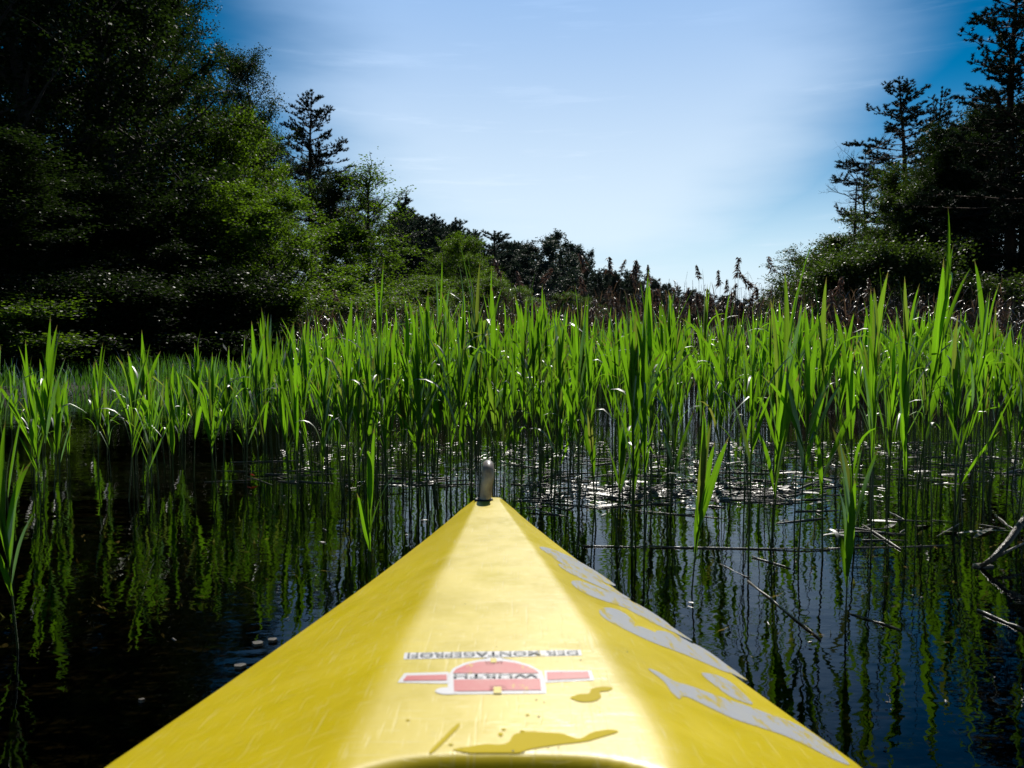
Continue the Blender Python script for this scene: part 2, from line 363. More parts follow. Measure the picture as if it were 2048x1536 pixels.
for sd_, kw, mat in [(1, dict(h=10, spread=2.7, leaves=34000), 'birch'), (2, dict(h=10, spread=2.3, leaves=30000, lean=0.06), 'birch'),
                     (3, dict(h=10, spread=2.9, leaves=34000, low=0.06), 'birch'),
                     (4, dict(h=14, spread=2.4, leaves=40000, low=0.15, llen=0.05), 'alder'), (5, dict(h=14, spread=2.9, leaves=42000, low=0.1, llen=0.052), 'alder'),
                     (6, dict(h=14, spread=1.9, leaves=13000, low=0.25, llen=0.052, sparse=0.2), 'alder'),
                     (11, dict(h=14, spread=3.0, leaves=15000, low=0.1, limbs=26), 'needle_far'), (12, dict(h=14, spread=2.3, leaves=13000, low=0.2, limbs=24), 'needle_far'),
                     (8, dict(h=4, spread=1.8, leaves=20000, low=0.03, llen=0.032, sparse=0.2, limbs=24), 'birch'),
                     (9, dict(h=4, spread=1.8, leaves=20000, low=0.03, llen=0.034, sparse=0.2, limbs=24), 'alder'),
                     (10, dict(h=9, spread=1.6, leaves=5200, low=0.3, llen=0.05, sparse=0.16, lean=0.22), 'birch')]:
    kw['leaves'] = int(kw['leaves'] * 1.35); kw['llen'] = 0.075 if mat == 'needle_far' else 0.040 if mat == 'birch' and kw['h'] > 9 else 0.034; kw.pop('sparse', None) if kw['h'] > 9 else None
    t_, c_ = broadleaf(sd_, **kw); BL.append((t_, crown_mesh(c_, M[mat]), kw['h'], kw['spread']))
PN = []
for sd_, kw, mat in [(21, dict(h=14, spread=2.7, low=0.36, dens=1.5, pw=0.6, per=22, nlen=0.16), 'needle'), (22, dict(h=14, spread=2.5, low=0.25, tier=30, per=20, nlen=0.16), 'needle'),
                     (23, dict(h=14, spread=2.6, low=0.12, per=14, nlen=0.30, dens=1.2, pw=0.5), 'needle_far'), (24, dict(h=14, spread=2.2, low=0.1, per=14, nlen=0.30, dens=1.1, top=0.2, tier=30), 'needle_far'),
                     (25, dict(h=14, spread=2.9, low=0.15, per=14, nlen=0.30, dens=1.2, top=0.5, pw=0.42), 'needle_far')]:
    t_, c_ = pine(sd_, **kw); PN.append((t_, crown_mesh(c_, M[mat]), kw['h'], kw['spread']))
DULL = {}
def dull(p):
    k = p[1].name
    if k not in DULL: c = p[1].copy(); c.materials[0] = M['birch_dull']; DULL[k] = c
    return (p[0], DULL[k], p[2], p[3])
def plant_tree(name, proto, px, toppy, Y, width=None, label='', cat='tree', group=None, rot=None, sink=0.0):
    """a tree at forward distance Y in column px whose top reaches image row toppy; width in metres"""
    t_, c_, h0, sp = proto
    x, ztop = at(px, Y, toppy); z0 = float(ground_z(x, Y)) - sink
    h = max(1.0, ztop - z0); sz = h / (h0 * 0.98)
    sx = sz if width is None else width / (2.3 * sp)
    r = link(name, None, loc=(x, Y, z0), rot=(0, 0, random.uniform(0, 6.28) if rot is None else rot), scale=(sx, sx, sz))
    r.empty_display_size = 0.3
    link('trunk', t_, r); link('crown', c_, r)
    return tag(r, label, cat, group)

# left bank, front to back
plant_tree('birch_tree', BL[0], 585, 390, 17, 4.6, 'rounded bright green tree leaning over the left bank, largest sunlit crown', rot=0.4)
plant_tree('birch_tree', BL[2], 395, 225, 19, 5.0, 'tall leafy green tree left of the rounded bright one, below the tall dark trees', rot=2.0)
plant_tree('birch_tree', BL[1], 755, 455, 22, 4.6, 'sunlit green tree beneath the slim leaning tree on the left bank', rot=1.1)
plant_tree('leaning_tree', BL[10], 690, 330, 24, 4.2, 'slim leaning tree with sparse crown and dark bare trunk against the sky', rot=-0.15)
plant_tree('pine_tree', PN[0], 618, 168, 34, 6.2, 'tall pine rising alone above the left bank with layered open branches', rot=0.9)
plant_tree('slender_tree', BL[5], 472, 12, 21, 3.2, 'slender dark tree with rounded top at the right end of the tall left trees', rot=0.3)
plant_tree('slender_tree', BL[5], 400, -40, 22, 3.4, 'tall airy dark tree with sky showing through, second in from the sky edge', rot=2.3)
plant_tree('birch_tree', BL[1], 515, 225, 27, 3.6, 'narrow grey green tree between the slender dark tree and the lone pine')
plant_tree('birch_tree', BL[0], 810, 560, 27, 5.0, 'low green tree right of the leaning tree, under the dark spruces', rot=4)
plant_tree('birch_tree', BL[2], 885, 475, 38, 5.4, 'dull green broadleaf tree in front of the dark conifers left of centre')
plant_tree('birch_tree', BL[0], 935, 560, 34, 5.4, 'small round green tree standing where the left bank meets the dead reeds')
for (px, ty, Y, w, k) in [(60, -500, 15, 7, 4), (190, -420, 16.5, 6.5, 3), (-90, -480, 14, 7, 4), (255, -200, 18.5, 4.4, 3), (130, -250, 20, 7, 4), (-20, -300, 19, 7, 3), (210, -160, 24, 6, 4), (310, -60, 26, 4.6, 3),
                         (-200, -400, 17, 7, 4), (410, 110, 28, 4.8, 4), (-330, -400, 15, 8, 3), (50, -200, 27, 8, 4), (180, -60, 30, 6, 3), (455, 215, 33, 5, 4), (-130, -200, 25, 8, 4)]:
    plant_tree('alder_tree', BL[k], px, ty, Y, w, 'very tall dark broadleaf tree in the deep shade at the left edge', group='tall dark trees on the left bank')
plant_tree('pine_tree', PN[1], 290, -120, 23, 6, 'dark pine mixed in among the tall left trees', rot=1)
for (px, ty, Y, w, k) in [(30, 350, 13, 5, 4), (160, 330, 14.5, 5, 3), (285, 400, 15.5, 5, 4), (-70, 300, 12.5, 5, 3), (430, 400, 20, 5, 4), (545, 290, 29, 4, 4), (600, 340, 31, 4.6, 3), (660, 325, 36, 5, 4), (725, 400, 38, 5, 4), (520, 380, 24, 4, 3)]:
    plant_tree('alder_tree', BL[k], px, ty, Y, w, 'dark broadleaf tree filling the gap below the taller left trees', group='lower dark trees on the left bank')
for (px, ty, Y, w, k) in [(20, 610, 11.0, 3.6, 8), (95, 560, 11.8, 3.4, 9), (190, 560, 12.4, 3.6, 9), (290, 590, 13.0, 3.6, 9), (385, 560, 14.2, 4, 9), (470, 560, 15, 4, 9), (560, 590, 15.5, 3.6, 8), (640, 600, 16, 3.6, 8), (705, 570, 17.5, 4, 8), (780, 610, 20, 4, 8),
                         (-60, 580, 11, 4, 9), (340, 470, 16, 4.4, 9), (230, 430, 15.5, 4.6, 9)]:
    plant_tree('bank_bush', BL[k], px, ty, Y, w, 'leafy bush at the foot of the left bank trees, above the waterline', 'bush', 'bushes along the left bank')
# dark conifers left of centre
for (px, ty, Y, w, k, lb) in [(790, 392, 60, 6.2, 3, 'pointed dark spruce right of the leaning tree, highest of the central conifers'),
                          (815, 405, 63, 5.0, 3, 'twin pointed spruce just right of the highest central conifer'),
                          (850, 440, 66, 5.6, 4, 'dark conifer behind the dull green broadleaf tree'),
                          (880, 436, 70, 5.4, 2, 'dark conifer with feathery top left of the two pale topped pines'),
                          (925, 440, 66, 5.0, 3, 'slender pale topped pine at the step down of the skyline'),
                          (910, 447, 72, 5.6, 2, 'pale topped pine beside the slender one at the skyline step'),
                          (985, 470, 80, 8.4, 4, 'broad pine with one long branch reaching left over a sky gap'),
                          (1045, 478, 82, 8.6, 4, 'wide rounded pine near the picture centre'),
                          (1138, 478, 100, 8.2, 2, 'round topped pine standing alone above the reeds right of centre'),
                          (1085, 530, 95, 7, 4, 'low pine in the dip between the wide pine and the lone round one'),
                          (1262, 535, 130, 7.4, 3, 'small pointed conifer among the reed plumes'),
                          (1195, 545, 118, 7.0, 2, 'small pine left of the pointed conifer among the plumes')]:
    plant_tree('pine_tree', (BL[6] if 'wide rounded' in lb or 'low pine' in lb or 'round topped' in lb else PN[k]), px, ty - 8, Y, w * 1.15, lb)
for i in range(210):
    px = 790 + 830 * (i + random.random()) / 210
    env = np.interp(px, [790, 870, 940, 965, 990, 1060, 1092, 1115, 1160, 1190, 1260, 1300, 1400, 1500, 1620], [412, 445, 452, 490, 482, 488, 522, 500, 498, 546, 542, 562, 588, 602, 592])
    ty = env - 6 + random.expovariate(1 / 15); Y = 62 + 190 * (px - 790) / 830 + random.uniform(-4, 22)
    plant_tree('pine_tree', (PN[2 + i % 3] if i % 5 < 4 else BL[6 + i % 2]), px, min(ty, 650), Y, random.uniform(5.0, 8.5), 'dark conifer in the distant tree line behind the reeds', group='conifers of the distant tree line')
for (px, ty, Y) in [(960, 545, 60), (1010, 575, 66), (905, 560, 52), (1060, 590, 70), (1110, 590, 76), (860, 600, 45), (1170, 600, 85)]:
    plant_tree('birch_tree', BL[px % 3], px, ty, Y, 7, 'low broadleaf tree in front of the central conifers', group='low broadleaf trees before the conifers')
# right bank
plant_tree('pine_tree', PN[0], 1832, 148, 31, 7.4, 'tall pine with open layered branches on the right bank against blue sky', rot=2.2)
plant_tree('pine_tree', PN[1], 1895, 170, 33, 5.0, 'second dark pine close behind the tall right bank pine', rot=0.3)
plant_tree('pine_tree', PN[1], 2045, -120, 20, 5.6, 'tall dark pine cut by the right picture edge', rot=1.3)
plant_tree('pine_tree', PN[0], 2110, -200, 18, 6, 'pine mostly beyond the right picture edge')
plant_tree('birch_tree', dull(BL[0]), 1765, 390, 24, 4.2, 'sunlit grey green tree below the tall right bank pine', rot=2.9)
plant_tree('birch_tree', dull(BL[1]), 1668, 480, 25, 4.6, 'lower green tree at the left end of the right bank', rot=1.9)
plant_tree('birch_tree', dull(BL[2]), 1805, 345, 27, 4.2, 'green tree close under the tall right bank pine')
for (px, ty, Y, w, k) in [(1880, 255, 25, 4.4, 3), (1915, 235, 23, 4.2, 4), (1850, 300, 24, 3.6, 3), (1980, 225, 22, 4, 4), (1950, 235, 26, 4.4, 4), (2020, 230, 23, 4.6, 3), (2135, 150, 20, 4.4, 4), (1935, 230, 32, 7, 4), (2070, 215, 28, 6, 3), (2240, 60, 18, 5, 4), (1845, 330, 29, 5, 4), (2340, 0, 16, 5, 3)]:
    plant_tree('alder_tree', BL[k], px, ty, Y, w, 'dark broadleaf tree in the shaded wood on the right bank', group='dark trees on the right bank')
for (px, ty, Y, w, k) in [(1625, 520, 22, 3.4, 8), (1590, 570, 26, 3.4, 8), (1690, 540, 19, 3.4, 8), (1755, 520, 18, 3.6, 8), (1830, 500, 17.5, 3.6, 9), (1905, 560, 17, 3.4, 9), (1975, 580, 16.5, 3.4, 9), (2050, 560, 16, 4, 9), (1560, 600, 32, 3.4, 8)]:
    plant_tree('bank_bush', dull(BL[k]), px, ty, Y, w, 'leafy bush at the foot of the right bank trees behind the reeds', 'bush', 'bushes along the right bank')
ORD = ['first', 'second', 'third', 'fourth', 'fifth', 'sixth', 'seventh', 'eighth', 'ninth', 'tenth', 'eleventh', 'twelfth', 'thirteenth', 'fourteenth', 'fifteenth', 'sixteenth']
for gname, what in [('tall dark trees on the left bank', 'of the very tall dark trees at the left edge'), ('lower dark trees on the left bank', 'of the lower dark trees beneath the tall left ones'),
                    ('bushes along the left bank', 'of the leafy bushes at the foot of the left bank'), ('dark trees on the right bank', 'of the dark broadleaf trees in the right bank wood'),
                    ('bushes along the right bank', 'of the leafy bushes at the foot of the right bank'), ('low broadleaf trees before the conifers', 'of the low broadleaf trees in front of the central conifers')]:
    mem = sorted([o for o in bpy.data.objects if o.get('group') == gname], key=lambda o: o.location.x / o.location.y)
    for k, o in enumerate(mem): o['label'] = ORD[k] + ' from the left ' + what
# bare snags
def snag(name, px, toppy, Y, kind, label):
    g = np.random.default_rng(int(px)); x, zt = at(px, Y, toppy); z0 = float(ground_z(x, Y)); h = zt - z0; mb = MB()
    tr_ = wander((0, 0, 0), (0, 0, 1), h, 12, 0.015 if kind == 'spike' else 0.05, g, 0.02)
    r = link(name, None, loc=(x, Y, z0)); mb.tube(tr_, np.linspace(0.11, 0.015, len(tr_)), 6); link('trunk', mb.build('trunk', M['bark'], True), r)
    mb = MB()
    if kind == 'spike':
        for i in range(60):
            k = g.uniform(6, 12); a = min(int(k), 11); p = tr_[a] + (tr_[a + 1] - tr_[a]) * (k - a); az = g.uniform(0, 6.28)
            mb.tube(wander(p, (math.cos(az), math.sin(az), -0.1), g.uniform(0.12, 0.5), 3, 0.2, g, 0.05), [0.02, 0.014, 0.01, 0.006], 3)
    else:
        def br(p, d, ln, r_, dep):
            B = wander(p, d, ln, 5, 0.07, g, 0.03); mb.tube(B, np.linspace(r_, r_ * 0.5, 6), 3)
            if dep:
                for _ in range(4):
                    q = B[g.integers(2, 6)]; br(q, (B[-1] - B[0]) / ln + g.normal(size=3) * 0.55, ln * g.uniform(0.45, 0.7), r_ * 0.5, dep - 1)
        for i in range(9):
            p = tr_[g.integers(9, 13)]; az = g.uniform(0, 6.28); br(p, (math.cos(az), math.sin(az), 0.7), g.uniform(0.5, 1.0), 0.025, 3)
    link('branches', mb.build('branches', M['bark'], True), r); tag(r, label, 'dead tree')
snag('dead_spruce', 1700, 352, 26, 'spike', 'thin dead spruce trunk with short bare stubs above the right bank')
snag('bare_tree', 1742, 300, 28, 'fan', 'bare leafless branches fanning out left of the tall right bank pine')

# ------------------------------------------------------------------ kayak
def zc(y): return 0.345 - 0.030 * (np.asarray(y, float) - 0.6)           # deck centre height
def zg(y): return np.interp(y, [-2.2, 0.5, 1.75], [0.22, 0.203, 0.278])
def hit(px, py, zf):
    d = ray(px, py); y = 1.0
    for _ in range(60): y = y + 0.7 * ((CAM_Z - float(zf(y))) / (-d[2] / d[1]) - y)
    return d[0] / d[1] * y, y
Lb = [(953, 1005), (922, 1064), (897, 1120), (871, 1166), (815, 1253), (765, 1344), (727, 1409), (693, 1478)]
Rb = [(1000, 1005), (1032, 1052), (1079, 1111), (1109, 1160), (1171, 1244), (1218, 1306), (1259, 1375), (1300, 1432), (1348, 1485)]
Ls = [(958, 988), (907, 1041), (860, 1077), (800, 1117), (630, 1229), (468, 1343), (334, 1443), (223, 1536)]
Rs = [(990, 988), (1024, 1025), (1100, 1086), (1125, 1098), (1238, 1173), (1365, 1262), (1477, 1350), (1587, 1432), (1713, 1536)]
def fit(pts, zf, deg):
    q = np.array([hit(a, b, zf) for a, b in pts]); return q
zce = lambda y: zc(y) - 0.004
E = [fit(Lb, zce, 2), fit(Rb, zce, 2), fit(Ls, zg, 2), fit(Rs, zg, 2)]
def prof(q, deg=2):
    c = np.polyfit(q[:, 1], q[:, 0], deg); lo, hi = q[:, 1].min(), q[:, 1].max(); d = np.polyder(c)
    def f(y):
        y = np.asarray(y, float); v = np.polyval(c, np.clip(y, lo, hi))
        return v + np.polyval(d, lo) * np.clip(y - lo, -0.3, 0) * 0.7
    return f
fLb, fRb, fLs, fRs = [prof(q) for q in E]
Y_TIP = float(hit(975, 996, zc)[1])
print('KAYAK tip y', Y_TIP, 'edges at .85', [float(f(0.85)) for f in (fLs, fLb, fRb, fRs)], 'at tip', [float(f(Y_TIP)) for f in (fLs, fLb, fRb, fRs)])
Y_LIP = float(hit(1000, 1520, zc)[1])
def softplus(t): return np.logaddexp(0.0, t)
def taper(y): return np.clip((Y_TIP + 0.02 - y) / 0.10, 0.0, 1) ** 0.5
def half(y):
    y = np.asarray(y, float); yy = np.clip(y, 0.62, Y_TIP)
    Lo, Li, Ri, Ro = fLs(yy), fLb(yy), fRb(yy), fRs(yy)
    ax = (Lo + Ro) / 2
    k = np.where(y < 0.62, np.interp(y, [-2.3, -1.2, 0.0, 0.62], [0.02, 0.8, 1.06, 1.0]), 1.0)
    return Lo, Li, Ri, Ro, ax, k
def deck_z(x, y):
    """deck height at world x, y"""
    x = np.asarray(x, float); y = np.asarray(y, float)
    Lo, Li, Ri, Ro, ax, k = half(y)
    z0, z1 = zc(np.maximum(y, -0.2)), zg(y)
    mid = (Li + Ri) / 2
    s = np.where(x < mid, (mid - x) / np.maximum(mid - Lo, 1e-3), (x - mid) / np.maximum(Ro - mid, 1e-3)) / k
    b = np.where(x < mid, (mid - Li) / np.maximum(mid - Lo, 1e-3), (Ri - mid) / np.maximum(Ro - mid, 1e-3))
    b = np.clip(b, 0.05, 0.93); r = 0.008
    f = lambda q: softplus((q - b) / r) * r
    g = f(s) / f(1.0)
    z = z0 - 0.004 * np.clip(s, 0, 1) ** 2 - (z0 - 0.004 - z1) * g
    # moulded step down ahead of the cockpit
    drop = 0.034 * (1 - smooth(y + 0.05 * np.clip(s / b, 0, 1.3) ** 4, Y_LIP - 0.030, Y_LIP + 0.012)) * (1 - smooth(s / b, 0.80, 1.15))
    return z - drop
ys = np.concatenate([np.linspace(-2.25, 0.4, 40), np.linspace(0.42, 0.5, 6), np.linspace(0.505, 0.70, 60), np.linspace(0.71, Y_TIP, 90), Y_TIP + np.array([0.01, 0.022, 0.034, 0.045, 0.055, 0.064, 0.07])])
ns = 81; V = []
for y in ys:
    yy = min(y, Y_TIP); Lo, Li, Ri, Ro, ax, k = [float(q) for q in half(y)]
    over = max(0, y - Y_TIP) / 0.07; cl = math.sqrt(max(0.0, 1 - over ** 2)); cx = ax
    lo, ro = cx + (Lo - cx) * k * cl, cx + (Ro - cx) * k * cl
    t = np.linspace(0, 1, ns); xs = lo + (ro - lo) * t
    dz = deck_z(cx + (xs - cx) / max(cl, 1e-3), yy) if over else deck_z(xs, y)
    # gunwale rounding: pull the outermost samples down
    e = np.minimum(xs - lo, ro - xs); rr = 0.010
    dz = dz - np.where(e < rr, rr - np.sqrt(np.maximum(0, rr ** 2 - (rr - e) ** 2)), 0) - 0.030 * over ** 2
    top = np.stack([xs, np.full(ns, y), dz], 1)
    zr, zl = dz[-1], dz[0]; hw = (ro - lo) / 2; c0 = (ro + lo) / 2; bow = smooth(np.array(y), 0.9, Y_TIP).item()
    bot = []
    for (fw, fz) in [(1.0, 0.94), (1.0, 0.8), (0.985, 0.55), (0.93, 0.25), (0.84, 0.0), (0.66, -0.22), (0.34, -0.36), (0.0, -0.42)]:
        fw2 = fw * (1 - bow * 0.35 * (1 - fz)) if fz < 0.9 else fw
        bot.append((c0 + hw * fw2, y - max(0, 1 - fz) * 0.20 * bow, (zr) * fz))
    Rr = np.array(bot); Lr = Rr[::-1][1:].copy(); Lr[:, 0] = 2 * c0 - Lr[:, 0]
    V.append(np.vstack([top, Rr, Lr]))
V = np.array(V); nr, nc = V.shape[:2]
i = np.arange(nr - 1)[:, None] * nc; j = np.arange(nc)[None, :]; j2 = (j + 1) % nc
Q = np.stack([i + j, i + j2, i + nc + j2, i + nc + j], -1).reshape(-1, 4)
# cut the cockpit out
ctr = V.reshape(-1, 3)[Q].mean(1)
CK = (0.0, -0.02, 0.235, 0.40)
inside = (((ctr[:, 0] + 0.01) / CK[2]) ** 2 + ((ctr[:, 1] - CK[1]) / CK[3]) ** 2 < 1) & (ctr[:, 2] > 0.28)
Q = Q[~inside]
Tt = [(0, q + 1, q) for q in range(1, nc - 1)] + [((nr - 1) * nc, (nr - 1) * nc + q, (nr - 1) * nc + q + 1) for q in range(1, nc - 1)]
m = Mat('yellow_hull'); ob = m.obj()
blot = m.rmap(m.noise(ob, 7, 5), 0.3, 0.7, 0, 1)
base = m.mix(blot, (0.66, 0.51, 0.002, 1), (0.75, 0.59, 0.005, 1))
# long fine scratches: two stretched noises
def scratch(rot, sc, lo, hi):
    v = m.n('ShaderNodeMapping', {0: ob, 'Rotation': (0, 0, rot), 'Scale': sc}).outputs[0]
    return m.rmap(m.noise(v, 1.0, 2, 0.4), lo, hi, 0, 1)
s1 = scratch(0.35, (14, 260, 60), 0.66, 0.74); s2 = scratch(-0.9, (220, 10, 60), 0.67, 0.74); s3 = scratch(1.2, (300, 16, 60), 0.68, 0.75)
s4 = scratch(0.75, (40, 420, 60), 0.64, 0.72); s5 = scratch(-0.3, (380, 30, 60), 0.66, 0.73)
sc_ = m.n('ShaderNodeMath', {0: s1, 1: s2}, operation='MAXIMUM').outputs[0]; sc_ = m.n('ShaderNodeMath', {0: sc_, 1: s4}, operation='MAXIMUM').outputs[0]; sc_ = m.n('ShaderNodeMath', {0: sc_, 1: s5}, operation='MAXIMUM').outputs[0]; sc_ = m.n('ShaderNodeMath', {0: sc_, 1: s3}, operation='MAXIMUM').outputs[0]
base = m.mix(m.n('ShaderNodeMath', {0: sc_, 1: 0.28}, operation='MULTIPLY').outputs[0], base, (0.85, 0.74, 0.35, 1))
dirt = m.rmap(m.noise(ob, 26, 10, 0.8), 0.56, 0.72, 0.0, 0.35); base = m.mix(dirt, base, (0.42, 0.34, 0.06, 1))
rg = m.rmap(m.noise(ob, 9, 10, 0.75), 0.35, 0.65, 0.30, 0.47)
hgt = m.n('ShaderNodeMath', {0: m.noise(ob, 60, 4), 1: sc_}, operation='SUBTRACT').outputs[0]
bp = m.n('ShaderNodeBump', {'Height': hgt, 'Strength': 0.12, 'Distance': 0.0012})
pb = m.n('ShaderNodeBsdfPrincipled', {'Base Color': base, 'Roughness': rg, 'Specular IOR Level': 0.46, 'Normal': bp.outputs[0]})
M['hull'] = m.out(pb.outputs[0])
kay = link('kayak', None, loc=(0, 0, 0)); tag(kay, 'yellow plastic kayak bow pointing into the reeds, with cream glare down its flat deck', 'kayak')
link('hull', mesh_np('hull', V.reshape(-1, 3), [Q, np.array(Tt)], smooth=True, mat=M['hull']), kay)
# cockpit rim, liner and seat (just below the frame)
M['black'] = pbr('black_plastic', (0.012, 0.012, 0.013), (0.03, 0.03, 0.03), 20, 0.45)
a = np.linspace(0, 2 * np.pi, 49)
mb = MB(); mb.tube(np.stack([-0.01 + 0.245 * np.cos(a), CK[1] + 0.41 * np.sin(a), 0.352 + 0 * a], 1), 0.014, 8); link('cockpit_rim', mb.build('cockpit_rim', M['black'], True), kay)
Vc = []
for (s_, z_) in [(1.0, 0.345), (0.98, 0.25), (0.95, 0.12), (0.8, 0.03), (0.4, 0.02), (0.02, 0.02)]: Vc.append(np.stack([-0.01 + 0.24 * s_ * np.cos(a[:-1]), CK[1] + 0.405 * s_ * np.sin(a[:-1]), np.full(48, z_)], 1))
i = np.arange(5)[:, None] * 48; j = np.arange(48)[None, :]; j2 = (j + 1) % 48
link('cockpit_liner', mesh_np('cockpit_liner', np.concatenate(Vc), np.stack([i + j, i + j2, i + 48 + j2, i + 48 + j], -1).reshape(-1, 4), smooth=True, mat=M['black']), kay)
bm = bmesh.new(); bmesh.ops.create_cube(bm, size=1); bmesh.ops.scale(bm, vec=(0.36, 0.34, 0.07), verts=bm.verts); bmesh.ops.bevel(bm, geom=bm.edges[:], offset=0.025, segments=3, affect='EDGES')
me = bpy.data.meshes.new('seat'); bm.to_mesh(me); bm.free(); me.materials.append(M['black']); link('seat', me, kay, loc=(-0.01, -0.16, 0.07))

# stickers and lettering follow the deck surface
def deck_pts(P):
    P = np.asarray(P, float); a_ = (P[:, 0] - 1024) / F; b_ = -(P[:, 1] - 768) / F
    dx, dy, dz_ = a_, CP + b_ * SP, -SP + b_ * CP
    lo = np.full(len(P), 0.3); hi = np.full(len(P), 2.2)
    for _ in range(40):
        t = (lo + hi) / 2; zz = CAM_Z + dz_ * t; above = zz > deck_z(dx * t, dy * t)
        lo = np.where(above, t, lo); hi = np.where(above, hi, t)
    t = lo; return np.stack([dx * t, dy * t, CAM_Z + dz_ * t], 1)
def decal(name, polys, lift, mat, parent, cuts=2, label=None):
    """polys: outlines in deck-traced coordinates; filled, subdivided and laid on the deck"""
    bm = bmesh.new()
    for P in polys:
        vs = [bm.verts.new((p[0], p[1], 0)) for p in P]; bm.faces.new(vs)
    bmesh.ops.triangulate(bm, faces=bm.faces[:])
    for _ in range(cuts): bmesh.ops.subdivide_edges(bm, edges=[e for e in bm.edges if e.calc_length() > 9], cuts=1); bmesh.ops.triangulate(bm, faces=bm.faces[:])
    q = deck_pts([(v.co.x, v.co.y) for v in bm.verts])
    for v, c in zip(bm.verts, q): v.co = (c[0], c[1], c[2] + lift)
    bmesh.ops.recalc_face_normals(bm, faces=bm.faces[:])
    for f_ in bm.faces:
        if f_.normal.z < 0: f_.normal_flip()
        f_.smooth = True
    me = bpy.data.meshes.new(name); bm.to_mesh(me); bm.free(); me.materials.append(mat)
    o = link(name, me, parent)
    if label: o['label'] = label
    return o
def crom(P, n=5):
    P = np.array(P, float); out = []
    for i in range(len(P)):
        p0, p1, p2, p3 = P[i - 1], P[i], P[(i + 1) % len(P)], P[(i + 2) % len(P)]
        for t in np.linspace(0, 1, n, endpoint=False):
            out.append(0.5 * ((2 * p1) + (-p0 + p2) * t + (2 * p0 - 5 * p1 + 4 * p2 - p3) * t * t + (-p0 + 3 * p1 - 3 * p2 + p3) * t ** 3))
    return out
def z1(P): return [(640 + x / 3.2, 1150 + y / 3.2) for x, y in P]
def z2(P): return [(1040 + x / 2.926, 1060 + y / 2.926) for x, y in P]
def vinyl(name, c, rough=0.46, wl=0.60):
    m = Mat(name); ob = m.obj(); f_ = m.rmap(m.noise(ob, 45, 6, 0.7), 0.3, 0.75, 0.0, 0.22)
    cc = m.mix(f_, c4(c), (0.7, 0.66, 0.5, 1))
    wear = m.rmap(m.noise(m.n('ShaderNodeMapping', {0: ob, 'Scale': (1, 0.4, 1)}).outputs[0], 55, 8, 0.75), wl, wl + 0.05, 0.0, 0.85)
    cc = m.mix(wear, cc, (0.64, 0.49, 0.01, 1))
    return m.out(m.n('ShaderNodeBsdfPrincipled', {'Base Color': cc, 'Roughness': rough, 'Specular IOR Level': 0.35}).outputs[0])
M['v_white'] = vinyl('sticker_white', (0.72, 0.72, 0.76)); M['v_red'] = vinyl('sticker_red', (0.60, 0.075, 0.09)); M['v_grey'] = vinyl('sticker_dark_print', (0.07, 0.08, 0.10))
M['v_letter'] = vinyl('grey_lettering', (0.50, 0.52, 0.58), 0.36, 0.52)
strip = [(809, 1306), (1161, 1300), (1164, 1311), (807, 1319)]
decal('text_strip', [strip], 0.0003, M['v_white'], kay, 5, 'white strip sticker with dark capital letters')
dome = [(815, 765), (822, 640), (850, 600), (920, 565), (1000, 547), (1070, 540), (1075, 530), (1158, 530), (1165, 540), (1260, 552), (1350, 580), (1420, 620), (1440, 680), (1450, 760)]
decal('emblem_backing', [z1(dome)], 0.0003, M['v_white'], kay, 4)
decal('emblem_arm', [z1([(495, 690), (540, 630), (825, 622), (825, 697)])], 0.0003, M['v_white'], kay, 3)
decal('emblem_arm', [z1([(1436, 612), (1735, 612), (1757, 675), (1440, 690)])], 0.0003, M['v_white'], kay, 3)
decal('emblem_foot', [z1(crom([(738, 750), (760, 728), (820, 722), (870, 735), (870, 762), (790, 766)], 4))], 0.0005, M['v_white'], kay, 2)
decal('emblem_stripe', [z1([(530, 680), (555, 648), (812, 641), (812, 677)])], 0.0007, M['v_red'], kay, 3)
decal('emblem_stripe', [z1([(1452, 625), (1715, 622), (1728, 664), (1454, 676)])], 0.0007, M['v_red'], kay, 3)
decal('emblem_dome', [z1([(850, 632), (870, 606), (940, 575), (1010, 560), (1058, 556), (1062, 580), (1165, 580), (1170, 556), (1250, 566), (1330, 588), (1385, 615), (1400, 632)])], 0.0007, M['v_red'], kay, 4, 'upper red half of the emblem')
decal('emblem_dome', [z1([(856, 674), (1408, 668), (1416, 740), (1195, 742), (1190, 710), (1090, 712), (1084, 746), (858, 748)])], 0.0007, M['v_red'], kay, 4, 'lower red half of the emblem')
decal('emblem_notch', [z1([(1092, 538), (1130, 538), (1130, 566), (1092, 566)])], 0.0011, M['hull'], kay, 1)
decal('emblem_notch', [z1([(1112, 722), (1160, 722), (1162, 764), (1110, 764)])], 0.0011, M['hull'], kay, 1)
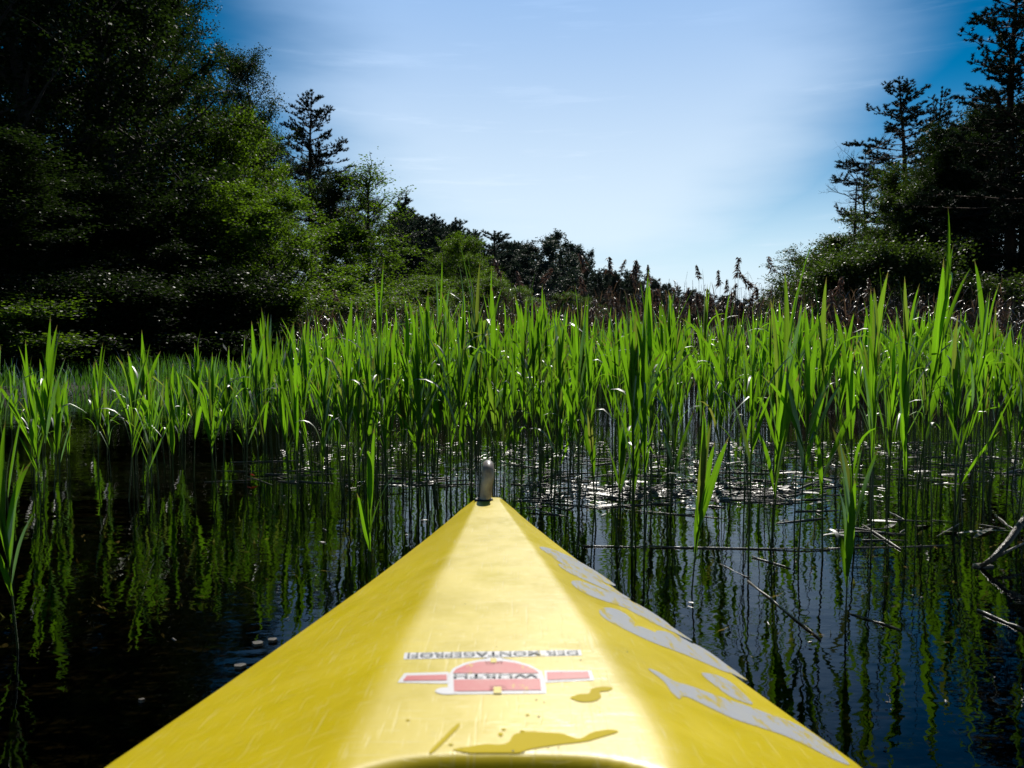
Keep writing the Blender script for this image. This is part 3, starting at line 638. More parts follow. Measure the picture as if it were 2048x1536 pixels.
def text_on_deck(name, txt, quad, mat):
    """letters turned to be read from the bow, stretched into the traced quad tl,tr,br,bl"""
    cu = bpy.data.curves.new(name, 'FONT'); cu.body = txt; cu.resolution_u = 2; cu.offset = 0.012
    o = bpy.data.objects.new(name, cu); COL.objects.link(o); dg = bpy.context.evaluated_depsgraph_get()
    me = bpy.data.meshes.new_from_object(o.evaluated_get(dg)); bpy.data.objects.remove(o); bpy.data.curves.remove(cu)
    co = np.zeros(len(me.vertices) * 3); me.vertices.foreach_get('co', co); co = co.reshape(-1, 3)
    u = (co[:, 0] - co[:, 0].min()) / np.ptp(co[:, 0]); v = (co[:, 1] - co[:, 1].min()) / np.ptp(co[:, 1])
    u = 1 - u                                   # turned half round
    tl, tr_, br_, bl = [np.array(q, float) for q in quad]
    P = (tl * (1 - u)[:, None] + tr_ * u[:, None]) * (1 - v)[:, None] + (bl * (1 - u)[:, None] + br_ * u[:, None]) * v[:, None]
    q = deck_pts(P); q[:, 2] += 0.0013; me.vertices.foreach_set('co', q.ravel()); me.materials.clear(); me.materials.append(mat); me.update()
    if len(me.polygons) and me.polygons[0].normal.z < 0: me.flip_normals()
    return link(name, me, kay)
text_on_deck('strip_lettering', 'DER MONTAGEPROFI', [(816, 1307.5), (1155, 1302), (1157, 1309.5), (815, 1316.5)], M['v_grey'])
text_on_deck('emblem_lettering', 'W\u00dcRTH', z1([(858, 636), (1395, 636), (1400, 666), (855, 670)]), M['v_grey'])
let = [[(115, 100), (180, 110), (300, 160), (400, 215), (480, 265), (560, 325), (500, 310), (400, 255), (290, 200), (200, 160), (140, 125)],
       [(225, 200), (290, 215), (380, 255), (500, 320), (640, 400), (600, 395), (470, 335), (350, 280), (260, 235)],
       [(300, 305), (345, 298), (440, 330), (560, 380), (700, 440), (830, 520), (880, 565), (780, 525), (680, 480), (600, 450), (520, 425), (400, 380), (330, 340)],
       [(465, 470), (515, 455), (600, 480), (670, 540), (650, 560), (700, 590), (800, 620), (800, 590), (900, 610), (1050, 690), (1200, 785), (1290, 850), (1200, 830), (1050, 765), (900, 705), (780, 660), (650, 600), (540, 545), (480, 505)],
       [(1060, 840), (1150, 850), (1230, 890), (1310, 960), (1360, 1022), (1240, 980), (1140, 910)],
       [(750, 815), (810, 832), (900, 885), (1000, 915), (1150, 970), (1300, 1020), (1450, 1075), (1600, 1130), (1750, 1215), (1850, 1300), (1930, 1375), (1840, 1345), (1700, 1275), (1550, 1205), (1400, 1155), (1250, 1105), (1100, 1035), (970, 975), (930, 990), (890, 955), (840, 885)]]
let += [[(150, 118), (260, 165), (360, 225), (470, 300), (590, 385), (560, 385), (440, 305), (320, 235), (220, 180)],
        [(560, 415), (640, 425), (760, 480), (900, 575), (1010, 650), (900, 600), (780, 545), (660, 480)],
        [(640, 575), (700, 565), (790, 600), (900, 650), (1010, 715), (930, 700), (820, 650), (720, 610)],
        [(1010, 665), (1100, 710), (1230, 805), (1330, 880), (1240, 840), (1120, 760)]]
for P in let: decal('letter_stroke', [z2(crom(P, 4))], 0.0004, M['v_letter'], kay, 4)
# wet patches and drops on the deck
m = Mat('water_film'); ob = m.obj()
M['wet'] = m.out(m.n('ShaderNodeBsdfPrincipled', {'Base Color': (0.70, 0.53, 0.003, 1), 'Roughness': 0.06, 'IOR': 1.33}).outputs[0])
pud = [([(1605, 785), (1660, 765), (1720, 760), (1740, 730), (1800, 718), (1870, 722), (1850, 742), (1790, 752), (1800, 780), (1760, 808), (1680, 815), (1620, 800)], 'small kidney shaped wet patch right of the emblem'),
       ([(850, 1120), (960, 1100), (1060, 1085), (1150, 1088), (1210, 1070), (1240, 1025), (1330, 1005), (1480, 1012), (1560, 1020), (1660, 1050), (1740, 1010), (1850, 992), (1910, 1005), (1820, 1035), (1700, 1068), (1560, 1085), (1450, 1100), (1350, 1118), (1270, 1150), (1200, 1185), (1100, 1195), (990, 1175), (950, 1140)], 'long ragged puddle at the near end of the flat deck'),
       ([(700, 1135), (740, 1090), (800, 1030), (860, 970), (895, 950), (880, 985), (820, 1045), (760, 1105), (715, 1145)], 'narrow slanting wet streak left of the long puddle'),
       ([(1140, 1020), (1155, 1010), (1172, 1022), (1155, 1034)], 'tiny round wet spot above the long puddle')]
for P, lb in pud:
    P = [(x_, min(y_, 1142)) for x_, y_ in P]; tag(decal('puddle', [z1(crom(P, 4))], 0.0005, M['wet'], None, 3), lb, 'puddle')
gs = np.random.default_rng(8)
for i in range(7):
    sx_, sy_ = gs.uniform(420, 1900), gs.uniform(820, 1120); a_ = np.arange(7) / 7 * 6.283; rr_ = gs.uniform(4, 15)
    P = [(sx_ + math.cos(q) * rr_ * gs.uniform(0.7, 1.5) * 1.3, sy_ + math.sin(q) * rr_ * gs.uniform(0.4, 0.7)) for q in a_]
    tag(decal('wet_spot', [z1(crom(P, 3))], 0.0005, M['wet'], None, 1), 'small round wet spot among others on the near deck', 'wet spot', 'small wet spots on the near deck')
m = Mat('drop'); M['drop'] = m.out(m.n('ShaderNodeBsdfPrincipled', {'Base Color': (0.8, 0.75, 0.5, 1), 'Roughness': 0.03, 'Transmission Weight': 0.6, 'IOR': 1.33}).outputs[0])
drops = [(1545, 628, 3.4), (1385, 800, 2.6), (1435, 815, 2.2), (1400, 908, 3.2), (1668, 545, 2.4), (1235, 1130, 4.0), (1300, 1134, 3.0), (1965, 492, 2), (1180, 690, 1.6), (1460, 1110, 2.4), (1525, 1108, 2.4), (1130, 460, 1.2), (930, 185, 1.4)]
bm = bmesh.new(); bmesh.ops.create_uvsphere(bm, u_segments=12, v_segments=8, radius=1); dm = bpy.data.meshes.new('drop'); bm.to_mesh(dm); bm.free(); dm.materials.append(M['drop']); dm.polygons.foreach_set('use_smooth', np.ones(len(dm.polygons), bool))
for x, y, r_ in drops:
    q = deck_pts(z1([(x, y)]))[0]; s_ = r_ * q[1] / F / 1.0
    tag(link('water_drop', dm, None, q, None, (s_, s_, s_ * 0.55)), 'glinting water drop on the cream part of the deck', 'water drop', 'water drops on the flat deck')
# grab loop at the tip
tipx, tipy = float((fLs(Y_TIP) + fRs(Y_TIP)) / 2), Y_TIP
ph = np.linspace(0, np.pi, 17); Lp = []
ztp = float(zc(Y_TIP)); bx_, by_ = hit(970, 1000, zc)
hr = 12.0 * by_ / F
top_z = CAM_Z + ray(977, 922)[2] / ray(977, 922)[1] * (by_ + 0.02)
hh = top_z - ztp - hr
Lp = [(bx_, by_ - 0.004, ztp - 0.03), (bx_ + 0.001, by_ - 0.002, ztp + hh * 0.3), (bx_ + 0.005, by_, ztp + hh * 0.62)]
for q in np.linspace(0, np.pi, 9): Lp.append((bx_ + 0.008 - 0.004 * q / 3, by_ + 0.034 - 0.030 * math.cos(q), ztp + hh * 0.72 + hh * 0.28 * math.sin(q)))
Lp += [(bx_ + 0.002, by_ + 0.068, ztp + hh * 0.3), (bx_, by_ + 0.066, ztp - 0.05)]
Lp = np.array(Lp); tt = np.linspace(0, len(Lp) - 1, 40); Lp = np.stack([np.interp(tt, np.arange(len(Lp)), Lp[:, q]) for q in range(3)], 1)
for _ in range(3): Lp[1:-1] = (Lp[:-2] + 2 * Lp[1:-1] + Lp[2:]) / 4
mb = MB(); mb.tube(Lp, hr, 16, cap=True)
m = Mat('loop_sleeve'); ob = m.obj(); f_ = m.rmap(m.noise(ob, 35, 5), 0.35, 0.65, 0, 1)
M['sleeve'] = m.out(m.n('ShaderNodeBsdfPrincipled', {'Base Color': m.mix(f_, (0.30, 0.25, 0.22, 1), (0.55, 0.49, 0.44, 1)), 'Roughness': 0.34}).outputs[0])
link('grab_loop', mb.build('grab_loop', M['sleeve'], True), kay)
a = np.linspace(0, 2 * np.pi, 25)
mb = MB(); mb.tube(np.stack([bx_ - 0.003 + 0.017 * np.cos(a), by_ + 0.012 * np.sin(a) - 0.002, ztp + 0.001 + 0 * a], 1), 0.004, 6); link('loop_socket', mb.build('loop_socket', M['black'], True), kay)

# ------------------------------------------------------------------ green reeds
def blade(L_, Wd, bend, fold, n=8, twist=0.0, kink=None, seed=0):
    """leaf blade rising along +z and bending towards +x; returns V, Q, uv"""
    t = np.linspace(0, 1, n + 1); ds = L_ / n
    ang = bend * np.clip((t - 0.25) / 0.75, 0, 1) ** 1.6
    if kink is not None: ang = ang + kink[1] * smooth(t, kink[0] - 0.08, kink[0] + 0.08)
    x = np.concatenate([[0], np.cumsum(np.sin(ang[:-1]) * ds)]); z = np.concatenate([[0], np.cumsum(np.cos(ang[:-1]) * ds)])
    w = Wd * 0.5 * (0.35 + 0.65 * smooth(t, 0, 0.28)) * np.clip(1 - ((t - 0.28) / 0.72).clip(0) ** 2.0, 0.0, 1) ** 0.85; w[-1] = 0.0004
    tw = twist * t
    nx, nz = np.cos(ang), -np.sin(ang)                    # blade normal in xz
    V = []
    for s in (-1, 0, 1):
        off = (0.0 if s == 0 else 1) * fold * w
        sy = s * w * np.cos(tw); so_ = off + s * w * np.sin(tw)
        V.append(np.stack([x - nx * so_, sy, z - nz * so_], 1))
    V = np.stack(V, 1).reshape(-1, 3)
    uv = np.stack([np.tile([0, 0.5, 1.0], n + 1), np.repeat(t, 3)], 1)
    Q = []
    for i in range(n):
        for s in (0, 1): Q.append((i * 3 + s, i * 3 + s + 1, i * 3 + 3 + s + 1, i * 3 + 3 + s))
    return V, np.array(Q), uv
KINDS = []
for (L_, Wd, b, f_, tw, kk) in [(1, 0.070, 0.10, 0.30, 0.15, None), (1, 0.080, 0.22, 0.25, -0.3, None), (1, 0.062, 0.4, 0.35, 0.5, None), (1, 0.072, 0.65, 0.3, 0.9, None),
                                (1, 0.060, 1.7, 0.25, 0.4, None), (1, 0.055, 2.3, 0.3, -0.5, None), (1, 0.065, 0.5, 0.3, 0.3, (0.55, 1.7)), (1, 0.06, 0.3, 0.3, -0.9, (0.7, 1.9)), (1, 0.085, 0.15, 0.2, 1.2, None)]:
    KINDS.append(blade(L_, Wd, b, f_, 9, tw, kk))
LEAF = [mesh_np('leaf', v, q, np.full(len(v), random.random()), uv, True, M['reed']) for v, q, uv in KINDS]
P_ = np.array([(0.006 * math.sin(t * 3), 0.004 * math.sin(t * 2 + 1), t) for t in np.linspace(0, 1, 7)])
def stem_arr(r0=0.0042, r1=0.0016, k=5):
    mb = MB(); mb.tube(P_ * np.array([1, 1, 1]), np.linspace(r0, r1, 7), k); return np.concatenate(mb.V), np.concatenate(mb.Q)
SV, SQ = stem_arr(); STEM = mesh_np('stem', SV, SQ, np.full(len(SV), 0.4), None, True, M['reed_stem'])
DEPTH = 0.45
def reed_plan(g, h, lush=1.0, style='mid'):
    """list of (kind, height along stem, azimuth, tilt, length, width scale)"""
    out = []; n = int(g.integers(5, 10)); az = g.uniform(0, 6.28)
    lo = g.uniform(0.30, 0.58)
    for i in range(n):
        t = lo + (0.93 - lo) * i / max(1, n - 1); a = az + (i % 2) * math.pi + g.normal() * 0.5
        top = i >= n - 2
        r = g.random()
        k = int(g.choice([0, 1, 8] if top else [1, 2, 3, 0, 8])) if r < (0.88 if top else 0.72) else int(g.choice([4, 5, 6, 7]))
        ln = g.uniform(0.30, 0.50) * (0.55 + 0.5 * h) * (1.0 if not top else 0.95) * lush
        out.append((k, t, a, g.uniform(0.03, 0.16) if top else g.uniform(0.08, 0.42), ln, g.uniform(0.75, 1.15) * lush))
    out.append((int(g.choice([0, 1, 0, 2])), 0.95, az + g.uniform(0, 3), g.uniform(0.0, 0.06), g.uniform(0.22, 0.40) * (0.6 + 0.4 * h), g.uniform(0.6, 0.9)))
    return out
def top_of(h): return h
REEDS = []      # (x, y, stem height above water, lean az, lean, seed, hero label or None)
def rd(px, by, toppy, lush=1.0, label=None, lean=0.03, laz=None, seed=None, Y=None):
    if Y is None: x, y = on_water(px, by)
    else: y = Y; x = at(px, Y)[0]
    zt = at(px, y, toppy)[1]
    REEDS.append(dict(x=x, y=y, h=max(0.18, zt / 1.27), lush=lush, label=label, lean=lean, laz=random.uniform(0, 6.28) if laz is None else laz, seed=len(REEDS) + 100 if seed is None else seed))
H = [(1385, 1185, 915, 0.8, 'short reed alone in open water right of the kayak, with a folded white leaf tip'),
     (1548, 1075, 590, 1.25, 'broad leaved reed rising from open water at right, tallest near one there'),
     (1232, 1085, 860, 0.7, 'small slanting reed just right of the bow'),
     (1692, 1260, 960, 0.8, 'thin reed standing nearest on the right, above blue sky reflection'),
     (1835, 1010, 475, 1.2, 'tall reed with long spear leaf reaching highest at far right'),
     (1960, 1020, 590, 1.2, 'reed with a fan of wide leaves near the right picture edge'),
     (1650, 1120, 640, 1.0, 'reed behind the thin nearest one on the right'),
     (2035, 1090, 650, 1.1, 'reed cut by the right picture edge'),
     (738, 1150, 968, 0.9, 'short two leaved reed beside the left hull edge'),
     (912, 1030, 700, 1.1, 'dark curved reed leaf stalk just left of the bow'),
     (955, 985, 552, 1.25, 'tall reed with two spear leaves forking behind the bow handle'),
     (1005, 1000, 745, 0.8, 'yellow green reed directly right of the bow handle'),
     (1042, 1000, 585, 1.0, 'upright reed right of the forked tall one'),
     (770, 960, 590, 1.1, 'tall spear leaved reed left of centre, standing above its neighbours'),
     (22, 1150, 700, 0.8, 'large dark reed at the left picture edge'),
     (30, 1300, 990, 0.7, 'broad drooping reed low at the left picture edge'),
     (90, 1010, 730, 1.1, 'reed beside the large dark one at the left edge'),
     (110, 985, 820, 0.9, 'low reed with short leaves left of the isolated stems'),
     (200, 960, 745, 0.8, 'thin reed with arching leaf over dark water at left'),
     (285, 950, 715, 0.95, 'reed with tall paired leaves over dark water at left'),
     (345, 970, 760, 0.8, 'slim reed right of the paired leaf one at left'),
     (430, 985, 810, 0.8, 'reed with a low bright leaf pair left of centre'),
     (390, 955, 720, 0.9, 'reed in the loose group left of the dense bed'),
     (530, 960, 730, 0.9, 'reed standing at the left end of the dense bed'),
     (470, 945, 745, 0.8, 'reed between the loose group and the dense bed')]
for h in H: rd(h[0], h[1], h[2], min(h[3], 1.12), h[4])
g0 = np.random.default_rng(5)
# loose reeds at the left
for i in range(26):
    px = g0.uniform(60, 600); by = g0.uniform(885, 985) if px > 300 else g0.uniform(890, 1010)
    rd(px, by, g0.uniform(725, 830) - (px > 450) * 35, g0.uniform(0.6, 0.9))
# front edge of the dense bed
for i in range(165):
    px = g0.uniform(540, 2080)
    by = g0.uniform(900, 1012) if px < 1150 else g0.uniform(905, 1130 if g0.random() < 0.45 else 1000)
    d = 1021 / (by - 680); env = np.interp(px, [540, 650, 720, 900, 1100, 1400, 1600, 1850, 2060], [720, 690, 662, 648, 650, 668, 650, 650, 690])
    rd(px, by, env + g0.normal() * 34 + g0.exponential(30) - (g0.uniform(40, 85) if g0.random() < 0.14 else 0), g0.uniform(0.6, 1.1))
for i in range(48):
    rd(g0.uniform(600, 1180), g0.uniform(935, 1015), g0.uniform(640, 800), g0.uniform(0.45, 0.8))
for i in range(36):
    rd(g0.uniform(0, 560), g0.uniform(850, 960), g0.uniform(735, 850), g0.uniform(0.4, 0.65))
nfront = len(REEDS)
# the bed behind, out to the dead reeds
for i in range(540):
    px = g0.uniform(520, 2120); d = 4.3 + 5.2 * g0.random() ** 0.8 if px > 660 else g0.uniform(4.3, 6.8)
    env = np.interp(px, [520, 650, 760, 900, 1100, 1400, 1600, 1850, 2120], [715, 685, 668, 655, 658, 668, 655, 660, 695])
    rd(px, 0, env + g0.normal() * 18 + g0.exponential(12), g0.uniform(0.75, 1.0), Y=d)
REEDS_S = REEDS[:25] + sorted(REEDS[25:], key=lambda r: r['y'])
zl = [(-9e9, 130, 'slim green reed over dark water beside the left picture edge'), (130, 330, 'slim green reed over black water in front of the low shore grass'),
      (330, 500, 'loose green reed standing in front of the blackest part of the left wood'), (500, 640, 'green reed at the thinning left end of the dense bed, under the rounded bright tree'),
      (640, 790, 'upright green reed in the dense bed under the slim leaning tree'), (790, 930, 'upright green reed in the dense bed under the pointed dark conifers'),
      (930, 1080, 'upright green reed in the bed right behind the bow handle'), (1080, 1200, 'upright green reed in the bed under the lone round topped pine'),
      (1200, 1340, 'green reed in the bed under the first brown plumes against the sky'), (1340, 1460, 'green reed in the bed under the thickest plumes against the sky'),
      (1460, 1600, 'green reed in the bed where the skyline dips lowest, beside the broad leaved one'), (1600, 1720, 'green reed in the bed under the dead spruce'),
      (1720, 1880, 'tall green reed in the bed under the tall right bank pine'), (1880, 9e9, 'green reed before the black wood at the right picture edge')]
zones = [(a_, b_, lb, lb.replace('green reed', 'green reeds')) for a_, b_, lb in zl]
mbL, mbS = MB(), MB()
for idx, r in enumerate(REEDS_S):
    g = np.random.default_rng(r['seed']); plan = reed_plan(g, r['h'], r['lush'])
    bend = g.normal() * 0.02
    rot = Euler((r['lean'] * math.cos(r['laz']) + g.normal() * 0.03, r['lean'] * math.sin(r['laz']) + g.normal() * 0.03, g.uniform(0, 6.28)), 'XYZ')
    hs_ = r['h']; root_z = 0.0; thick = g.uniform(0.8, 1.25)
    if idx < 300:
        px = 1024 + r['x'] / r['y'] * F
        o = link('reed', None, loc=(r['x'], r['y'], root_z), rot=rot); o.empty_display_size = 0.1
        if r['label']: tag(o, r['label'], 'reed', 'young green reeds')
        else:
            for a_, b_, lb, gr in zones:
                if a_ <= px < b_: tag(o, lb, 'reed', gr)
        link('stem', STEM, o, (0, 0, -DEPTH), None, (thick, thick, hs_ + DEPTH))
    else:
        Mx = np.array(Matrix.Translation((r['x'], r['y'], root_z)) @ rot.to_matrix().to_4x4())
        v = SV * np.array([thick, thick, hs_ + DEPTH]) - np.array([0, 0, DEPTH]); mbS.add(v @ Mx[:3, :3].T + Mx[:3, 3], SQ, tint=g.random())
    for (k, t, a_, tilt, ln, ws) in plan:
        q = t * hs_; tq = (q + DEPTH) / (hs_ + DEPTH)
        loc = (0.006 * math.sin(tq * 3) * thick, 0.004 * math.sin(tq * 2 + 1) * thick, q)
        if q < 0.06: continue
        e = Euler((0, tilt, a_), 'XYZ'); sw = (0.5 + ws * 0.42)
        sc3 = (ln, min(sw, 1.2) * g.uniform(0.16, 0.38), ln)
        if idx < 300: link('leaf', LEAF[k], o, loc, e, sc3)
        else:
            L3 = np.array(e.to_matrix()) @ np.diag(sc3)
            v = KINDS[k][0] @ L3.T + np.array(loc); mbL.add(v @ Mx[:3, :3].T + Mx[:3, 3], KINDS[k][1], tint=g.random(), uv=KINDS[k][2])
bed = link('reed_bed', mbL.build('reed_leaves', M['reed'], True, uv=True)); tag(bed, 'dense mass of green reeds filling the back of the reed bed', 'reeds', kind='stuff')
sb = link('reed_bed_stems', mbS.build('reed_stems', M['reed_stem'], True)); tag(sb, 'massed thin green stems of the reeds at the back of the bed', 'reeds', kind='stuff')

g = np.random.default_rng(404)
for i in range(90):
    px = g.uniform(1120, 2070) if i % 4 else g.uniform(560, 960); side_ = 'right' if px > 1000 else 'left'; by = g.uniform(900, 1130) if px > 1120 else g.uniform(900, 985)
    x, y = on_water(px, by); h_ = g.uniform(0.25, 0.62); th = g.uniform(0.5, 0.9)
    o = link('bare_reed', STEM, None, (x, y, -DEPTH), (g.normal() * 0.05, g.normal() * 0.07, g.uniform(0, 6.28)), (th, th, h_ + DEPTH))
    tag(o, 'thin bare leafless reed stem standing in the water %s of the bow' % side_, 'reed stem', 'bare reed stems %s of the bow' % side_)

# ------------------------------------------------------------------ last year's dead reeds
def plume_mesh(seed):
    g = np.random.default_rng(seed); mb = MB(); n = 90
    for i in range(n):
        t = g.random(); p = np.array([0.03 * t * t, 0, t * 0.20]); az = g.normal() * 0.9
        d = np.array([math.cos(az), math.sin(az) * 0.8, 0.35 - 0.9 * g.random()]); ln = g.uniform(0.04, 0.10) * (1 - 0.5 * t)
        q1 = p + d * ln * 0.5; q2 = p + d * ln + np.array([0, 0, -0.03]); s_ = np.cross(d, g.normal(size=3)); s_ = s_ / np.linalg.norm(s_) * g.uniform(0.005, 0.010)
        mb.add([p, q1 + s_, q2, q1 - s_], [(0, 1, 2, 3)], tint=g.random())
    return mb.build('plume', M['plume'])
PL = [plume_mesh(s) for s in range(5)]
mb = MB(); mb.tube(P_, np.linspace(0.0035, 0.0016, 7), 4); DSV, DSQ = np.concatenate(mb.V), np.concatenate(mb.Q)
DST = mesh_np('stem', DSV, DSQ, np.full(len(DSV), .5), None, True, M['straw'])
hero_pl = [(1185, 512), (1213, 520), (1237, 515), (1265, 522), (1293, 540), (1272, 548), (1398, 530), (1436, 545), (1480, 525), (1505, 550), (1548, 520), (1353, 578), (1386, 575), (1418, 600), (1465, 575), (1492, 580), (1520, 570), (1455, 560), (1087, 535), (1005, 528), (1050, 545), (1170, 560), (1690, 560), (1745, 555), (1660, 585), (680, 580), (1040, 600), (1310, 590), (1340, 605), (1575, 590)]
def dead(px, toppy, Y, label, group):
    x, zt = at(px, Y, toppy); z0 = min(0.0, float(ground_z(x, Y))); h = zt - z0
    o = link('dead_reed', None, loc=(x, Y, z0), rot=(random.gauss(0, 0.02), random.gauss(0, 0.03), random.uniform(0, 6.28)))
    link('stem', DST, o, None, None, (1.2, 1.2, h - 0.1)); link('plume', random.choice(PL), o, (0, 0, h - 0.16), (random.gauss(0, .25), random.gauss(0, .3), random.uniform(0, 6.28)), random.uniform(0.75, 1.2))
    tag(o, label, 'dead reed', group)
for i, (px, ty) in enumerate(hero_pl):
    dead(px, ty, random.uniform(8.5, 11), 'tall dead reed with a brown plume showing against sky or far trees', 'tall plumed dead reeds')
for i in range(130):
    px = random.uniform(640, 1760) if i % 6 else random.uniform(1700, 2080)
    dead(px, random.gauss(628, 22) - (10 if px > 1000 else -15), random.uniform(9.0, 13.5), 'brown dead reed in the thicket behind the green reeds', 'dead reeds in the thicket')
mb = MB(); g = np.random.default_rng(77)
for i in range(2600):
    px = g.uniform(600, 2120); Y = g.uniform(8.8, 15); x, zt = at(px, Y, g.normal(645 if px < 950 else 612, 24)); z0 = min(0, float(ground_z(x, Y))); h = max(0.5, zt - z0)
    ln = g.normal(size=2) * 0.09; v = DSV * np.array([1.2, 1.2, h]); v[:, 0] += ln[0] * v[:, 2] ** 1.5 * 0.6; v[:, 1] += ln[1] * v[:, 2]
    mb.add(v + np.array([x, Y, z0]), DSQ, tint=g.random())
    if g.random() < 0.8:
        for _ in range(2):
            k = int(g.choice([2, 4, 5, 6, 7])); l_ = g.uniform(0.15, 0.35); e = Euler((0, g.uniform(0.2, 0.9), g.uniform(0, 6.28))); A = np.array(e.to_matrix()) @ np.diag((l_, 0.16, l_))
            mb.add(KINDS[k][0] @ A.T + np.array([x, Y, z0 + h * g.uniform(0.4, 0.95)]), KINDS[k][1], tint=g.random())
tag(link('dead_reed_thicket', mb.build('dead_reed_thicket', M['straw'])), 'tangled brown mass of last year\'s reeds behind the green bed', 'dead reeds', kind='stuff')

# ------------------------------------------------------------------ sedge along the left shore, and undergrowth
mb = MB(); g = np.random.default_rng(31); n = 15000
x = g.uniform(-13, 1.5, n); y = shore(x) + g.uniform(-0.9, 2.8, n); z = np.maximum(ground_z(x, y), -0.1)
hh_ = g.uniform(0.15, 0.42, n) * (0.75 + 0.35 * np.sin(x * 2.1) * np.cos(y * 1.7)); az = g.uniform(0, 6.28, n); dx, dy = np.cos(az), np.sin(az); w = 0.006; bn = g.uniform(0.05, 0.35, n)
b_ = np.stack([x, y, z], 1); sd_ = np.stack([-dy, dx, 0 * x], 1) * w; dv = np.stack([dx, dy, 0 * x], 1)
m1 = b_ + dv * (bn * hh_ * 0.35)[:, None] + np.stack([0 * x, 0 * x, hh_ * 0.6], 1); t1 = b_ + dv * (bn * hh_ * 1.2)[:, None] + np.stack([0 * x, 0 * x, hh_], 1)
V = np.stack([b_ - sd_, b_ + sd_, m1 + sd_ * 0.8, m1 - sd_ * 0.8, t1], 1).reshape(-1, 3); o_ = np.arange(n) * 5
me = mesh_np('sedge', V, [np.stack([o_, o_ + 1, o_ + 2, o_ + 3], 1), np.stack([o_ + 3, o_ + 2, o_ + 4], 1)], np.repeat(g.random(n), 5), mat=M['grass'])
tag(link('shore_grass', me), 'low green sedge growing along the left waterline', 'grass', kind='stuff')
n = 26000; x = g.uniform(-20, 26, n); y = shore(x) + 2 + g.uniform(0, 22, n) ; C = np.stack([x, y, ground_z(x, y) + g.uniform(0.02, 0.7, n) * (0.4 + 0.6 * np.sin(x * 1.3) ** 2)], 1)
V, Q, T = rhombi(C, 0.06, 0.035, 0.8, g); tag(link('undergrowth', mesh_np('undergrowth', V, Q, T, mat=M['alder'])), 'dark low leafy undergrowth on the forest floor', 'undergrowth', kind='stuff')

# ------------------------------------------------------------------ floating litter
def stalk(p0, p1, r, name='floating_stalk', label=None, group=None, mat='debris', bendy=0.007, lift=0.0):
    g = random; P0, P1 = np.array(p0, float), np.array(p1, float); n = 7
    t = np.linspace(0, 1, n)[:, None]; P = P0 + (P1 - P0) * t; L_ = np.linalg.norm(P1 - P0)
    P[:, 0] += np.array([g.gauss(0, bendy) * L_ for _ in range(n)]) * 0.5; P[:, 2] += np.array([g.gauss(0, 0.0012) for _ in range(n)])
    mb = MB(); r = r * 0.62; mb.tube(P, np.linspace(r, r * 0.7, n), 8, cap=True)
    return tag(link(name, mb.build(name, M[mat], True)), label, 'floating stalk', group)
def fs(a, b, r, label):
    x0, y0 = on_water(*a); x1, y1 = on_water(*b); stalk((x0, y0, r * 0.35), (x1, y1, r * 0.35), r, label=label)
fs((1165, 1093), (1290, 1095), 0.004, 'pale floating stalk nearest the right hull edge')
fs((1300, 1095), (1660, 1101), 0.005, 'long thin pale stalk floating straight across open water at right')
fs((1640, 1098), (1895, 1092), 0.005, 'long pale stalk continuing the straight floating line to the right')
fs((1498, 1163), (1640, 1280), 0.005, 'wet stalk floating diagonally over the blue reflection')
fs((1440, 1128), (1500, 1158), 0.003, 'short thin stalk just beyond the diagonal floating one')
fs((1505, 1115), (1582, 1138), 0.004, 'bright short stalk floating between two reed stems')
fs((1400, 1012), (1452, 1016), 0.006, 'flat pale stalk floating beside the folded leaf reed')
fs((1770, 1020), (1812, 1042), 0.005, 'bright slanting stalk at right beyond the floating line')
fs((1545, 995), (1400, 984), 0.006, 'dark thick floating stalk across the litter band')
fs((1090, 1000), (1330, 972), 0.006, 'long stalk lying slanted in the litter band right of the bow')
fs((1800, 1260), (1700, 1228), 0.004, 'thin stalk half sunk in dark water at lower right')
fs((1955, 1222), (2048, 1262), 0.007, 'brown stick floating at the lower right edge')
fs((1990, 1030), (2030, 1062), 0.006, 'pale broken stick beside the driftwood branch at right')
g = np.random.default_rng(91)
sm = []
for i in range(4):
    mb = MB(); P = np.stack([np.linspace(-0.5, 0.5, 5), g.normal(size=5) * 0.02, np.zeros(5)], 1); mb.tube(P, [0.02, 0.03, 0.03, 0.028, 0.015], 6, cap=True); sm.append(mb.build('floating_stalk', M['debris'], True))
mb = MB(); mb.add(*[KINDS[1][0] @ np.array(Euler((0, R(90), 0)).to_matrix()).T * np.array([1, 1, 1])], KINDS[1][1], tint=.5, uv=KINDS[1][2]); fl = mb.build('floating_leaf', M['debris'], True)
def litter_pos():
    u = g.random()
    if u < 0.38: px, py = g.uniform(1060, 1660), g.normal(988, 20)
    elif u < 0.8: px, py = g.uniform(1050, 2080), g.normal(930, 22)
    elif u < 0.88: px, py = g.uniform(1700, 2060), g.normal(1060, 14)
    else: px, py = g.uniform(430, 960), g.normal(955, 12)
    return on_water(px, max(py, 880))
for i in range(240):
    x, y = litter_pos(); ln = g.uniform(0.06, 0.42) * (1 if i % 3 else 0.5); az = g.normal() * 0.5
    rr = g.uniform(0.0014, 0.0042) / 0.03
    o = link('floating_stalk', sm[i % 4], None, (x, y, g.uniform(0.0, 0.004)), (g.normal() * 0.02, g.normal() * 0.02, az), (ln, rr, rr))
    u_ = 1024 + x / y * F; far_ = y > 3.6
    w_ = 'left of the bow' if u_ < 975 else 'just right of the bow' if u_ < 1300 else 'under the skyline dip' if u_ < 1620 else 'towards the right edge'
    w_ = ('deep between the stems ' if far_ else 'at the open reed front ') + w_
    tag(o, 'short pale stalk floating ' + w_, 'floating stalk', 'dead stalks floating ' + w_)
